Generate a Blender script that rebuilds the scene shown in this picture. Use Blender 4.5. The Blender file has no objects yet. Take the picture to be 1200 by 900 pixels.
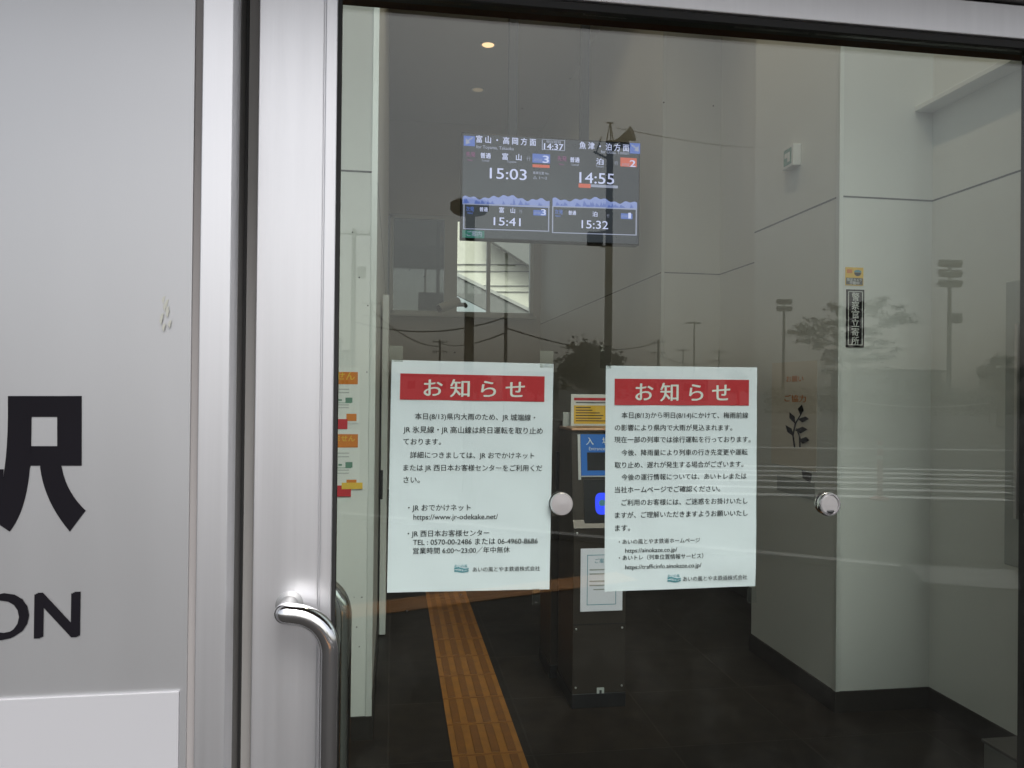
import bpy, bmesh, math, random
from math import sin, cos, radians, pi
from mathutils import Vector, Matrix
random.seed(7)
S = bpy.context.scene
C = S.collection

# ------------------------------------------------------------------ camera
F, YAW, PIT, ROLL = 915.0, radians(8.7), radians(.35), radians(.6)
CAM = Vector((0, -1.42, 1.53))
cd = bpy.data.cameras.new('camera'); cam = bpy.data.objects.new('camera', cd); C.objects.link(cam)
cd.sensor_width = 36; cd.lens = F / 1200 * 36; cd.clip_start = .02; cd.clip_end = 3000
cam.matrix_world = Matrix.Translation(CAM) @ Matrix.Rotation(-YAW, 4, 'Z') @ Matrix.Rotation(pi/2 + PIT, 4, 'X') @ Matrix.Rotation(ROLL, 4, 'Z')
S.camera = cam

# ------------------------------------------------------------------ sky, sun, exposure
SUN_EL, SUN_AZ = radians(52), radians(168)      # azimuth measured from +y towards +x: behind the camera
w = bpy.data.worlds.new('World'); S.world = w; w.use_nodes = True
nt = w.node_tree; nt.nodes.clear()
sky = nt.nodes.new('ShaderNodeTexSky'); sky.sky_type = 'NISHITA'; sky.sun_disc = False
sky.sun_elevation = SUN_EL; sky.sun_rotation = SUN_AZ
sky.air_density = 1.0; sky.dust_density = 4.0; sky.ozone_density = 1.0
hs = nt.nodes.new('ShaderNodeHueSaturation'); hs.inputs['Saturation'].default_value = .38
bg = nt.nodes.new('ShaderNodeBackground'); bg.inputs['Strength'].default_value = .132
wo = nt.nodes.new('ShaderNodeOutputWorld')
nt.links.new(sky.outputs[0], hs.inputs['Color']); nt.links.new(hs.outputs[0], bg.inputs['Color']); nt.links.new(bg.outputs[0], wo.inputs['Surface'])
sl = bpy.data.lights.new('sun', 'SUN'); sun = bpy.data.objects.new('sun', sl); C.objects.link(sun)
sl.energy = 1.5; sl.angle = radians(25); sl.color = (1, .99, .98)
sdir = Vector((sin(SUN_AZ)*cos(SUN_EL), cos(SUN_AZ)*cos(SUN_EL), sin(SUN_EL)))
sun.rotation_euler = sdir.to_track_quat('Z', 'Y').to_euler(); sun.location = (0, -8, 12)
S.view_settings.view_transform = 'Standard'; S.view_settings.look = 'None'
S.view_settings.exposure = 0.5; S.view_settings.gamma = 1.0; S.view_settings.use_curve_mapping = False
try:
    S.cycles.use_denoising = True; S.cycles.max_bounces = 10; S.cycles.transparent_max_bounces = 16
    S.cycles.sample_clamp_indirect = 6
except Exception: pass

# ------------------------------------------------------------------ pixel helpers (1200x900 photograph)
def ray(px, py):
    u, v = (px-600)/F, -(py-450)/F
    return cam.matrix_world.to_3x3() @ Vector((u, v, -1))
def at(px, py, Y):
    d = ray(px, py); return CAM + d*((Y-CAM.y)/d.y)
def floor_at(px, py, z=0):
    d = ray(px, py); return CAM + d*((z-CAM.z)/d.z)
def mir(px, py, Y):                      # a thing seen mirrored in the pane stands as far out in front of it
    p = at(px, py, Y); p.y = -p.y; return p
def mfl(px, py):
    p = floor_at(px, py); p.y = -p.y; return p

# ------------------------------------------------------------------ materials
def nodes(m): return m.node_tree.nodes, m.node_tree.links
def mat(name, col, rough=.6, metal=0, var=.06, vscale=6, bump=0, bscale=60, spec=.5, aniso=None, stretch=None, emit=None, estr=1):
    m = bpy.data.materials.new(name); m.use_nodes = True
    N, L = nodes(m); b = N['Principled BSDF']
    b.inputs['Roughness'].default_value = rough; b.inputs['Metallic'].default_value = metal
    b.inputs['Specular IOR Level'].default_value = spec
    tc = N.new('ShaderNodeTexCoord'); mp = N.new('ShaderNodeMapping'); L.new(tc.outputs['Object'], mp.inputs[0])
    if stretch: mp.inputs['Scale'].default_value = stretch
    nz = N.new('ShaderNodeTexNoise'); nz.inputs['Scale'].default_value = vscale; nz.inputs['Detail'].default_value = 6
    L.new(mp.outputs[0], nz.inputs['Vector'])
    mx = N.new('ShaderNodeMix'); mx.data_type = 'RGBA'
    mx.inputs[6].default_value = tuple(c*(1-var) for c in col)+(1,)
    mx.inputs[7].default_value = tuple(min(1, c*(1+var)) for c in col)+(1,)
    L.new(nz.outputs['Fac'], mx.inputs[0]); L.new(mx.outputs[2], b.inputs['Base Color'])
    mr = N.new('ShaderNodeMapRange'); mr.inputs[3].default_value = max(0, rough-.06); mr.inputs[4].default_value = min(1, rough+.06)
    L.new(nz.outputs['Fac'], mr.inputs[0]); L.new(mr.outputs[0], b.inputs['Roughness'])
    if bump:
        n2 = N.new('ShaderNodeTexNoise'); n2.inputs['Scale'].default_value = bscale; n2.inputs['Detail'].default_value = 4
        L.new(mp.outputs[0], n2.inputs['Vector'])
        bp = N.new('ShaderNodeBump'); bp.inputs['Strength'].default_value = bump; bp.inputs['Distance'].default_value = .005
        L.new(n2.outputs['Fac'], bp.inputs['Height']); L.new(bp.outputs[0], b.inputs['Normal'])
    if aniso: b.inputs['Anisotropic'].default_value = aniso
    if emit:
        b.inputs['Emission Color'].default_value = tuple(emit)+(1,); b.inputs['Emission Strength'].default_value = estr
    return m
def brick_mat(name, col, col2, mortar, bw, bh, msize=.004, rough=.6, offset=0, bump=.3, var=.25, nscale=3, spec=.12):
    m = mat(name, col, rough, var=var, vscale=nscale, spec=spec)
    N, L = nodes(m); b = N['Principled BSDF']
    tc = N.new('ShaderNodeTexCoord')
    br = N.new('ShaderNodeTexBrick'); br.offset = offset; br.inputs['Scale'].default_value = 1
    br.inputs['Brick Width'].default_value = bw; br.inputs['Row Height'].default_value = bh
    br.inputs['Mortar Size'].default_value = msize; br.inputs['Mortar Smooth'].default_value = .2
    br.inputs['Color1'].default_value = tuple(col)+(1,); br.inputs['Color2'].default_value = tuple(col2)+(1,)
    br.inputs['Mortar'].default_value = tuple(mortar)+(1,)
    L.new(tc.outputs['Object'], br.inputs['Vector'])
    nz = N.new('ShaderNodeTexNoise'); nz.inputs['Scale'].default_value = 9; nz.inputs['Detail'].default_value = 8
    L.new(tc.outputs['Object'], nz.inputs['Vector'])
    mm = N.new('ShaderNodeMix'); mm.data_type = 'RGBA'; mm.blend_type = 'MULTIPLY'; mm.inputs[0].default_value = var*2
    L.new(br.outputs['Color'], mm.inputs[6]); L.new(nz.outputs['Fac'], mm.inputs[7]); L.new(mm.outputs[2], b.inputs['Base Color'])
    bp = N.new('ShaderNodeBump'); bp.inputs['Strength'].default_value = bump; bp.inputs['Distance'].default_value = .003; bp.invert = True
    L.new(br.outputs['Fac'], bp.inputs['Height']); L.new(bp.outputs[0], b.inputs['Normal'])
    return m
def glass_mat(name, tint, r0=.035, dirt=.0):
    m = bpy.data.materials.new(name); m.use_nodes = True
    N, L = nodes(m); N.clear(); out = N.new('ShaderNodeOutputMaterial')
    tr = N.new('ShaderNodeBsdfTransparent'); tr.inputs[0].default_value = tuple(tint)+(1,)
    gl = N.new('ShaderNodeBsdfGlossy'); gl.inputs['Roughness'].default_value = 0.0; gl.inputs['Color'].default_value = (1, 1, 1, 1)
    ge = N.new('ShaderNodeNewGeometry'); dt = N.new('ShaderNodeVectorMath'); dt.operation = 'DOT_PRODUCT'
    L.new(ge.outputs['Incoming'], dt.inputs[0]); L.new(ge.outputs['Normal'], dt.inputs[1])
    def mth(op, a, b):
        n = N.new('ShaderNodeMath'); n.operation = op
        for i, x in enumerate((a, b)):
            if x is None: continue
            if isinstance(x, (int, float)): n.inputs[i].default_value = x
            else: L.new(x, n.inputs[i])
        return n.outputs[0]
    c = mth('ABSOLUTE', dt.outputs['Value'], None); c1 = mth('SUBTRACT', 1, c); p5 = mth('POWER', c1, 5)
    f = mth('ADD', mth('MULTIPLY', p5, 1-r0), r0)
    mx = N.new('ShaderNodeMixShader'); L.new(f, mx.inputs[0]); L.new(tr.outputs[0], mx.inputs[1]); L.new(gl.outputs[0], mx.inputs[2])
    res = mx.outputs[0]
    if dirt:
        tc = N.new('ShaderNodeTexCoord'); nz = N.new('ShaderNodeTexNoise'); nz.inputs['Scale'].default_value = 3.5; nz.inputs['Detail'].default_value = 9; nz.inputs['Roughness'].default_value = .7
        L.new(tc.outputs['Object'], nz.inputs['Vector'])
        mr = N.new('ShaderNodeMapRange'); mr.inputs[1].default_value = .5; mr.inputs[2].default_value = .85; mr.inputs[3].default_value = 0; mr.inputs[4].default_value = dirt
        L.new(nz.outputs['Fac'], mr.inputs[0])
        df = N.new('ShaderNodeBsdfDiffuse'); df.inputs[0].default_value = (.55, .53, .5, 1)
        m2 = N.new('ShaderNodeMixShader'); L.new(mr.outputs[0], m2.inputs[0]); L.new(res, m2.inputs[1]); L.new(df.outputs[0], m2.inputs[2]); res = m2.outputs[0]
    L.new(res, out.inputs[0]); return m

M = dict(
 alu=mat('brushed aluminium', (.80, .80, .82), .42, .92, var=.06, vscale=5, bump=.03, bscale=40, stretch=(14, 14, .2)),
 alu_dark=mat('anodised grey aluminium', (.16, .155, .15), .45, .7, var=.08, stretch=(6, 6, .5)),
 seam=mat('taupe sealant', (.32, .30, .295), .7, var=.08, stretch=(3, 3, .6)),
 gasket=mat('black rubber', (.012, .012, .012), .6, var=.2),
 panel=mat('light grey enamel panel', (.572, .576, .588), .40, .72, var=.075, vscale=2.4, bump=.02, bscale=220, stretch=(2.2, 2.2, .5)),
 board=mat('white notice board', (.44, .44, .46), .5, var=.02),
 ink=mat('black sign lettering', (.008, .007, .010), .6, spec=.12, var=.2),
 chrome=mat('polished stainless', (.78, .78, .79), .09, 1.0, var=.03, bump=.01, bscale=90),
 post=mat('dull steel post', (.42, .42, .42), .4, .8),
 satin=mat('satin steel', (.70, .68, .68), .42, 1.0, var=.04, bump=.03, bscale=200),
 glass=glass_mat('door glass', (.885, .925, .89), .035, .018),
 glass2=glass_mat('window glass', (.93, .95, .94), .04),
 paper=mat('notice paper', (.85, .845, .955), .65, var=.025, vscale=4, bump=.05, bscale=14),
 red=mat('red print', (.56, .022, .035), .55, var=.06),
 print=mat('black print', (.03, .03, .035), .6, var=.1),
 whitep=mat('white print', (.85, .84, .84), .6, var=.02),
 teal=mat('teal print', (.10, .33, .42), .6, var=.2),
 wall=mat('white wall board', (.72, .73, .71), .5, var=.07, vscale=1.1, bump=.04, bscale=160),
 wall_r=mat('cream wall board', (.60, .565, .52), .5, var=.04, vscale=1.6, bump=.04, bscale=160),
 ceil=mat('ceiling board', (.62, .61, .59), .8, var=.03),
 joint=mat('wall joint', (.10, .10, .10), .7),
 trim=mat('edge trim', (.80, .82, .80), .35, .3, var=.03),
 skirt=mat('dark skirting', (.028, .024, .021), .5, spec=.15, var=.2, vscale=12),
 brown=mat('dark bronze brown', (.06, .026, .012), .6, 0, spec=.1, var=.15),
 floor=brick_mat('dark floor tile', (.036, .026, .019), (.025, .019, .0145), (.048, .038, .031), .6, .6, .005, .45, 0, .3, .45),
 tact=mat('ochre tactile tile', (.29, .115, .017), .6, var=.35, vscale=16, bump=.1),
 tact2=mat('ochre tactile ridge', (.185, .068, .010), .6, var=.3, vscale=16),
 paving=brick_mat('grey paving', (.045, .042, .039), (.038, .036, .034), (.035, .033, .03), .3, .3, .006, .75, .5, .3),
 slab=brick_mat('pale paving', (.50, .50, .49), (.45, .45, .44), (.25, .25, .25), .3, .3, .012, .75, 0, .3),
 asphalt=mat('asphalt', (.060, .059, .058), .85, spec=.2, var=.25, vscale=.8, bump=.4, bscale=90),
 kerbm=mat('kerb stone', (.42, .41, .40), .75, var=.12, vscale=5),
 paint=mat('road paint', (.86, .86, .84), .6, var=.12, vscale=8),
 tactout=mat('outdoor tactile tile', (.62, .24, .025), .6, var=.15, vscale=9),
 machine=mat('brown machine steel', (.062, .05, .042), .36, .5, var=.1, vscale=3, stretch=(1, 1, .3)),
 mblack=mat('black plastic', (.012, .012, .014), .3, var=.2),
 mblue=mat('blue machine sign', (.012, .10, .36), .4, var=.05, emit=(.012, .10, .36), estr=.25),
 blueglow=mat('blue reader glow', (.02, .04, .5), .4, emit=(.02, .05, .95), estr=.9),
 orange=mat('orange print', (.66, .20, .022), .55, var=.08),
 yellow=mat('yellow print', (.78, .50, .06), .55, var=.06),
 green=mat('green print', (.14, .28, .21), .55, var=.1),
 greylt=mat('pale grey print', (.42, .44, .43), .6),
 white=mat('white plastic', (.76, .77, .75), .4, var=.02),
 scr=mat('screen backdrop', (.012, .013, .016), .25, emit=(.030, .034, .046), estr=.7),
 swhite=mat('screen white', (.02, .02, .02), .4, emit=(.55, .56, .86), estr=.85),
 sdim=mat('screen grey', (.02, .02, .02), .4, emit=(.28, .29, .42), estr=.8),
 sblue=mat('screen blue', (.02, .02, .02), .4, emit=(.075, .135, .46), estr=.8),
 smtn=mat('screen mountain', (.02, .02, .02), .4, var=.3, emit=(.24, .29, .62), estr=.75),
 smtn2=mat('screen mountain shade', (.02, .02, .02), .4, emit=(.10, .15, .46), estr=.75),
 spink=mat('screen magenta', (.02, .02, .02), .4, emit=(.20, .035, .15), estr=.7),
 sred=mat('screen red', (.02, .02, .02), .4, emit=(.55, .10, .06), estr=.8),
 sgreen=mat('screen green', (.02, .02, .02), .4, emit=(.01, .12, .10), estr=.8),
 lamp=mat('lit lamp', (.9, .8, .6), .4, emit=(1, .60, .32), estr=1.1),
 lamp2=mat('dim lamp', (.9, .8, .6), .4, emit=(1, .72, .45), estr=.10),
 concrete=mat('pale concrete', (.46, .45, .42), .8, var=.08, vscale=1.2),
 cream=mat('cream cladding', (.80, .77, .66), .7, var=.05),
 greyst=mat('grey steel sheet', (.20, .20, .19), .6, .2, var=.1),
 polegrey=mat('pole grey', (.16, .155, .15), .6, .2, var=.1),
 polebrown=mat('brown pole paint', (.045, .030, .020), .5, .2, var=.15),
 polecon=mat('concrete pole', (.30, .295, .28), .8, var=.1),
 wire=mat('black cable', (.02, .02, .02), .6),
 leaf=mat('dark leaves', (.050, .062, .022), .7, var=.5, vscale=2.5),
 leaf2=mat('pine needles', (.085, .080, .035), .7, var=.45, vscale=2.5),
 leaf3=mat('hedge leaves', (.055, .075, .03), .7, var=.4, vscale=1.5),
 bark=mat('bark', (.055, .04, .03), .9, var=.3, vscale=9),
 bwall=mat('grey building wall', (.33, .33, .33), .8, var=.08),
 broof=mat('dark roof', (.10, .10, .105), .7, var=.1),
 bwin=mat('dark window', (.03, .035, .04), .15, var=.1),
 postred=mat('red post', (.55, .06, .05), .5, var=.1),
 grass=mat('grass verge', (.07, .10, .035), .9, var=.4, vscale=3),
 facade=brick_mat('facade tile', (.40, .39, .37), (.37, .36, .345), (.25, .25, .24), .2, .06, .003, .6, .5, .2),
 drop=mat('water drop', (.05, .05, .05), .05, spec=.9),
 tape=glass_mat('clear tape', (.86, .87, .86), .07),
)

# ------------------------------------------------------------------ mesh helpers
ORG = {}
def empty(name, label, cat, loc=(0, 0, 0), group=None):
    o = bpy.data.objects.new(name, None); C.objects.link(o); o.empty_display_size = .1
    o.location = loc; ORG[o] = Vector(loc); o['label'] = label; o['category'] = cat
    if group: o['group'] = group
    return o
def tag(o, label, cat, group=None):
    o['label'] = label; o['category'] = cat
    if group: o['group'] = group
    return o
class MB:
    def __init__(s): s.bm = bmesh.new()
    def box(s, a, b, bev=0, seg=2):
        a, b = Vector(a), Vector(b); lo = [min(a[i], b[i]) for i in range(3)]; hi = [max(a[i], b[i]) for i in range(3)]
        v = [s.bm.verts.new((x, y, z)) for x in (lo[0], hi[0]) for y in (lo[1], hi[1]) for z in (lo[2], hi[2])]
        fs = [s.bm.faces.new([v[i] for i in q]) for q in ((0,1,3,2),(4,6,7,5),(0,4,5,1),(2,3,7,6),(0,2,6,4),(1,5,7,3))]
        if bev:
            es = list({e for f in fs for e in f.edges})
            bmesh.ops.bevel(s.bm, geom=es, offset=bev, segments=seg, profile=.5, affect='EDGES')
        return s
    def prism(s, pts, d):                     # polygon (3-D points) pushed along vector d
        d = Vector(d); a = [s.bm.verts.new(p) for p in pts]; b = [s.bm.verts.new(Vector(p)+d) for p in pts]; n = len(pts)
        s.bm.faces.new(a); s.bm.faces.new(b[::-1])
        for i in range(n): s.bm.faces.new((a[i], b[i], b[(i+1) % n], a[(i+1) % n]))
        return s
    def tube(s, path, r, n=16, cap=True):
        P = [Vector(p) for p in path]; R = r if isinstance(r, (list, tuple)) else [r]*len(P); rings = []
        t = (P[1]-P[0]).normalized(); up = Vector((0, 0, 1)) if abs(t.z) < .9 else Vector((1, 0, 0)); u = t.cross(up).normalized()
        for i, p in enumerate(P):
            t2 = (P[min(i+1, len(P)-1)]-P[max(i-1, 0)]).normalized()
            u = (u - t2*u.dot(t2)).normalized(); v = t2.cross(u)
            rings.append([s.bm.verts.new(p + (u*cos(2*pi*k/n)+v*sin(2*pi*k/n))*R[i]) for k in range(n)])
        for a, b in zip(rings, rings[1:]):
            for k in range(n):
                f = s.bm.faces.new((a[k], a[(k+1) % n], b[(k+1) % n], b[k])); f.smooth = True
        if cap: s.bm.faces.new(rings[0][::-1]); s.bm.faces.new(rings[-1])
        return s
    def lathe(s, prof, c, axis='Z', n=32):    # profile (r, h)
        c = Vector(c); rings = []
        for r, h in prof:
            ring = []
            for k in range(n):
                x, y = r*cos(2*pi*k/n), r*sin(2*pi*k/n)
                ring.append(s.bm.verts.new(c + (Vector((x, y, h)) if axis == 'Z' else Vector((x, h, y)) if axis == 'Y' else Vector((h, x, y)))))
            rings.append(ring)
        for a, b in zip(rings, rings[1:]):
            for k in range(n):
                f = s.bm.faces.new((a[k], a[(k+1) % n], b[(k+1) % n], b[k])); f.smooth = True
        s.bm.faces.new(rings[0]); s.bm.faces.new(rings[-1][::-1]); return s
    def text(s, body, x0, x1, zc, y, sy=None, bold=0, frame=None, thick=.0004, shift=0):
        if bold > .005:
            for i, sh in enumerate((-bold, 0, bold)):
                s.text(body, x0, x1, zc, y-.00006*i, sy, 0, frame, thick, sh)
            return s
        me = glyphs(body, bold)
        if not me: return s
        xs, ys, fs = me; a, b = min(xs), max(xs); k = (x1-x0)/(b-a); ky = sy or k
        vs = []
        for X, Yy in zip(xs, ys):
            p = Vector((x0+(X-a)*k+shift*.7*k, y, zc+(Yy-.37+shift*.35)*ky))
            vs.append(s.bm.verts.new(frame @ p if frame else p))
        for f in fs:
            try: s.bm.faces.new([vs[i] for i in f])
            except ValueError: pass
        return s
    def build(s, name, m, parent=None, local=False, smooth=None):
        off = Vector((0, 0, 0)) if (parent is None or local) else ORG[parent]
        if off.length: bmesh.ops.translate(s.bm, verts=s.bm.verts, vec=-off)
        bmesh.ops.recalc_face_normals(s.bm, faces=s.bm.faces)
        for e in s.bm.edges:
            if len(e.link_faces) == 2 and e.calc_face_angle(0) > .6: e.smooth = False
        me = bpy.data.meshes.new(name); s.bm.to_mesh(me); s.bm.free()
        o = bpy.data.objects.new(name, me); C.objects.link(o); me.materials.append(m)
        if parent is not None: o.parent = parent; ORG[o] = ORG[parent]
        else: ORG[o] = Vector((0, 0, 0))
        return o
_cache = {}
def glyphs(body, bold=0):
    if (body, bold) in _cache: return _cache[body, bold]
    c = bpy.data.curves.new('lettering', 'FONT'); c.body = body; c.offset = bold; c.resolution_u = 4
    o = bpy.data.objects.new('lettering', c); C.objects.link(o)
    dg = bpy.context.evaluated_depsgraph_get(); me = bpy.data.meshes.new_from_object(o.evaluated_get(dg))
    r = ([v.co.x for v in me.vertices], [v.co.y for v in me.vertices], [tuple(p.vertices) for p in me.polygons])
    bpy.data.objects.remove(o); bpy.data.curves.remove(c); bpy.data.meshes.remove(me)
    if not r[0]: r = None
    _cache[body, bold] = r; return r
def struct(o): o['kind'] = 'structure'; return o

# ------------------------------------------------------------------ the setting outside: ground, road, parking
struct(MB().box((-600, -900, -.30), (600, -.13, -.14)).build('ground', M['asphalt']))
struct(MB().box((-40, -8.2, -.20), (40, -.05, -.002)).build('pavement', M['paving']))
struct(MB().box((-90, -36, -.20), (90, -10.2, -.132)).build('parking_lot', M['asphalt']))
# the pale ramp slab and the kerb between the pavement and the road
pts = [mfl(1062, 662), mfl(1190, 669), mfl(1196, 692), mfl(1082, 683)]
tag(MB().prism([Vector((p.x, p.y, .003)) for p in pts], (0, 0, .004)).build('paving_slab', M['slab']), 'pale square-tiled paving slab set in the dark station forecourt', 'paving slab')
k0, k1 = mfl(400, 604), mfl(1055, 667)
dv = (k1-k0).normalized(); nv = Vector((-dv.y, dv.x, 0))
kq = [k0-dv*6, k1, k1+nv*.14, k0-dv*6+nv*.14]
tag(MB().prism([Vector((p.x, p.y, -.02)) for p in kq], (0, 0, .07)).build('kerb', M['kerbm']), 'long pale concrete kerb running obliquely across the forecourt', 'kerb')
t0, t1 = mfl(385, 713), mfl(722, 671)
dv = (t1-t0).normalized(); nv = Vector((-dv.y, dv.x, 0))*.3
mb = MB(); mb.prism([Vector((p.x, p.y, .002)) for p in (t0, t1, t1+nv, t0+nv)], (0, 0, .005))
for i in range(int((t1-t0).length/.3)):
    for j in range(4):
        a = t0+dv*(i*.3+.03)+nv*(.12+.24*j); b = a+dv*.24; e = nv*.06
        mb.prism([Vector((p.x, p.y, .006)) for p in (a, b, b+e, a+e)], (0, 0, .005))
tag(mb.build('tactile_paving', M['tactout']), 'bright orange tactile guide strip laid across the forecourt outside', 'tactile paving')
for i, yy in enumerate((541, 546, 551, 557, 564, 572)):
    a, b = mfl(800, yy-3), mfl(1190, yy+5)
    e = Vector((0, -.28, 0))
    o = MB().prism([Vector((p.x, p.y, -.136)) for p in (a, b, b+e, a+e)], (0, 0, .006)).build('road_marking', M['paint'])
    tag(o, 'long white painted stripe in the row of parallel stripes on the road', 'road marking', 'parallel white stripes on the road')
a, b = mfl(860, 519), mfl(1195, 523)
e = Vector((0, -.3, 0))
tag(MB().prism([Vector((p.x, p.y, -.136)) for p in (a, b, b+e, a+e)], (0, 0, .006)).build('road_marking', M['paint']), 'single faint white line on the asphalt beyond the parallel stripes', 'road marking')

# ------------------------------------------------------------------ outside things seen mirrored in the pane
def zpost(mb, p, z0, z1, r0, r1=None, n=12): mb.tube([(p.x, p.y, z0), (p.x, p.y, (z0+z1)/2), (p.x, p.y, z1)], [r0, (r0+(r1 or r0))/2, r1 or r0], n); return mb
# disc-headed street lamp
p = mir(549, 455, 8.4); top = mir(545, 243, 8.4).z
o = empty('street_lamp', 'dark garden street lamp with a flat round disc head', 'street lamp', (p.x, p.y, 0))
zpost(MB(), p, 0, top-.06, .065, .06).build('pole', M['polebrown'], o)
MB().lathe([(.02, .10), (.20, .085), (.245, .05), (.245, -.03), (.20, -.075), (.05, -.085)], (p.x-.01, p.y, top)).build('lamp_head', M['polebrown'], o)
MB().lathe([(.11, .22), (.11, 0)], (p.x, p.y, 0)).build('base_collar', M['polebrown'], o)
# tall pole with loudspeakers
p = mir(712, 455, 21); top = mir(712, 165, 21).z
o = empty('utility_pole', 'tall brown pole carrying horn loudspeakers and a mast on top', 'pole', (p.x, p.y, -.13))
zpost(MB(), p, -.13, top, .13, .10).build('pole', M['polebrown'], o)
mb = MB(); tz = mir(712, 143, 21).z
for dx, dy in ((-.12, 0), (.12, 0), (0, .12)): mb.tube([(p.x+dx, p.y+dy, top-.1), (p.x, p.y, tz)], .018, 6)
mb.tube([(p.x-.5, p.y, top-.35), (p.x, p.y, top-.55)], .03, 6).tube([(p.x-.1, p.y, tz-.02), (p.x+.1, p.y, tz-.02)], .02, 6)
mb.tube([(p.x-.42, p.y, top-.38), (p.x-.26, p.y, top+.1)], .02, 6).build('mast', M['wire'], o)
for dx, dz, s in ((.42, .05, .72), (.30, -.14, .55)):
    d = Vector((.75, .55, .28)).normalized(); a = Vector((p.x+.05, p.y, top+dz-.12))
    MB().tube([a, a+d*.35*s, a+d*.75*s, a+d*.95*s], [.05, .09*s, .22*s, .32*s], 18).build('horn_speaker', M['polebrown'], o)
q = mir(698, 280, 21)
mb = MB().box((q.x-.24, q.y-.12, q.z-.2), (q.x+.20, q.y+.12, q.z+.2), .02); mb.build('equipment_box', M['wire'], o)
for dz in (.22, -.22): MB().tube([(q.x+.15, q.y, q.z+dz), (p.x, p.y, q.z+dz)], .03, 6).build('bracket', M['wire'], o)
# plain slim pole far away
p = mir(592, 455, 50); top = mir(592, 297, 50).z
o = empty('utility_pole', 'slim dark utility pole far off with a single short arm', 'pole', (p.x, p.y, -.13))
zpost(MB(), p, -.13, top, .13, .10).build('pole', M['polegrey'], o)
MB().tube([(p.x-.6, p.y, top-.8), (p.x+.6, p.y, top-.8)], .05, 6).build('crossarm', M['polegrey'], o)
def power_pole(px, ytop, Y, label, r=.15, arms=2, m='polecon', lampx=None):
    p = mir(px, 455, Y); top = mir(px, ytop, Y).z
    o = empty('utility_pole', label, 'pole', (p.x, p.y, -.13), 'utility poles across the road')
    zpost(MB(), p, -.13, top, r, r*.7).build('pole', M[m], o)
    for k in range(arms):
        z = top-.35-k*1.3; mb = MB().box((p.x-1.0, p.y-.05, z-.05), (p.x+1.0, p.y+.05, z+.05)); mb.build('crossarm', M['polegrey'], o)
        mb = MB()
        for dx in (-.95, -.5, .5, .95): MB().lathe([(.04, 0), (.09, .06), (.04, .12), (.09, .18), (.03, .26)], (p.x+dx, p.y, z+.05 if k == 0 else z-.32), n=8).build('insulator', M['white'], o)
    return p, top
P1 = power_pole(413, 268, 50, 'concrete power pole with an insulator crossarm and transformer, nearest of the poles', .2, 1)
p, top = P1
tr = [o for o in C.objects if o.name.startswith('utility_pole')][-1]
mb = MB().lathe([(.05, 0), (.28, .02), (.28, .75), (.05, .8)], (p.x+.5, p.y, top-3.2), n=14); mb.build('transformer', M['polegrey'], tr)
P2 = power_pole(434, 352, 85, 'thin far power pole standing just right of the transformer pole', .16, 2)
P3 = power_pole(515, 398, 110, 'small far power pole left of the slim single-arm pole', .18, 2)
P4 = power_pole(771, 398, 95, 'far power pole just right of the dark round tree', .18, 2)
P5 = power_pole(800, 408, 120, 'far thin power pole left of the twin lamp mast', .16, 1)
P6 = power_pole(842, 410, 110, 'far double-crossarm power pole right of the twin lamp mast', .18, 3)
def cable(a, b, sag, label, r=.03):
    a, b = Vector(a), Vector(b); n = 14
    tag(MB().tube([a.lerp(b, i/n)-Vector((0, 0, sag*4*(i/n)*(1-i/n))) for i in range(n+1)], r, 6).build('cable', M['wire'], None), label, 'cable', 'overhead cables across the road')
def tp(P, dz=-.2): return (P[0].x, P[0].y, P[1]+dz)
cable(tp(P1, -6), mir(592, 372, 50), .8, 'overhead cable from the transformer pole to the slim pole', .045)
cable(mir(592, 384, 50), tp(P4, -.3), 1.2, 'overhead cable from the slim pole to the pole by the round tree', .05)
cable(tp(P4, -2), tp(P6, -1.5), .9, 'overhead cable between the two far crossarm poles', .06)
cable(tp(P3, -.5), mir(592, 390, 50), .6, 'overhead cable from the small far pole to the slim pole', .05)
cable(tp(P2, -1), tp(P3, -1), 1.0, 'overhead cable between the two thinnest left poles', .06)
cable(mir(722, 150, 21), mir(905, 172, 60), .25, 'long overhead cable running off from the loudspeaker pole', .011)
# floodlight masts
def floodmast(px, ytop, Y, rows, wpx, label, box=False):
    p = mir(px, 455, Y); top = mir(px, ytop, Y).z; k = (Y+1.42)/F
    o = empty('floodlight_mast', label, 'floodlight mast', (p.x, p.y, -.13), 'floodlight masts beyond the road')
    zpost(MB(), p, -.13, top, .24, .15).build('pole', M['polegrey'], o)
    hw = wpx*k/2
    for r in range(rows):
        z = top-.35-r*.9; MB().tube([(p.x-hw, p.y, z), (p.x+hw, p.y, z)], .06, 6).build('crossarm', M['polegrey'], o)
        for j in range(3):
            x = p.x-hw+hw*j; MB().prism([(x-.32, p.y+.05, z-.05), (x+.32, p.y+.05, z-.05), (x+.38, p.y+.32, z+.32), (x-.38, p.y+.32, z+.32)], (0, -.25, .30)).build('floodlight', M['polegrey'], o)
    if box:
        z = mir(px, 372, Y).z; MB().box((p.x+.3, p.y-.3, z-.5), (p.x+1.1, p.y+.3, z+.4), .04).build('service_platform', M['polegrey'], o)
floodmast(918, 353, 92, 2, 13, 'smaller floodlight mast with two rows of lamps left of the pine')
floodmast(1112, 308, 62, 3, 22, 'tallest floodlight mast with three rows of lamps and a platform', True)
p = mir(813, 455, 88); top = mir(813, 376, 88).z
o = empty('lamp_mast', 'slim twin-arm lamp mast between two far power poles', 'lamp mast', (p.x, p.y, -.13))
zpost(MB(), p, -.13, top, .14, .08).build('pole', M['polegrey'], o)
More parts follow.
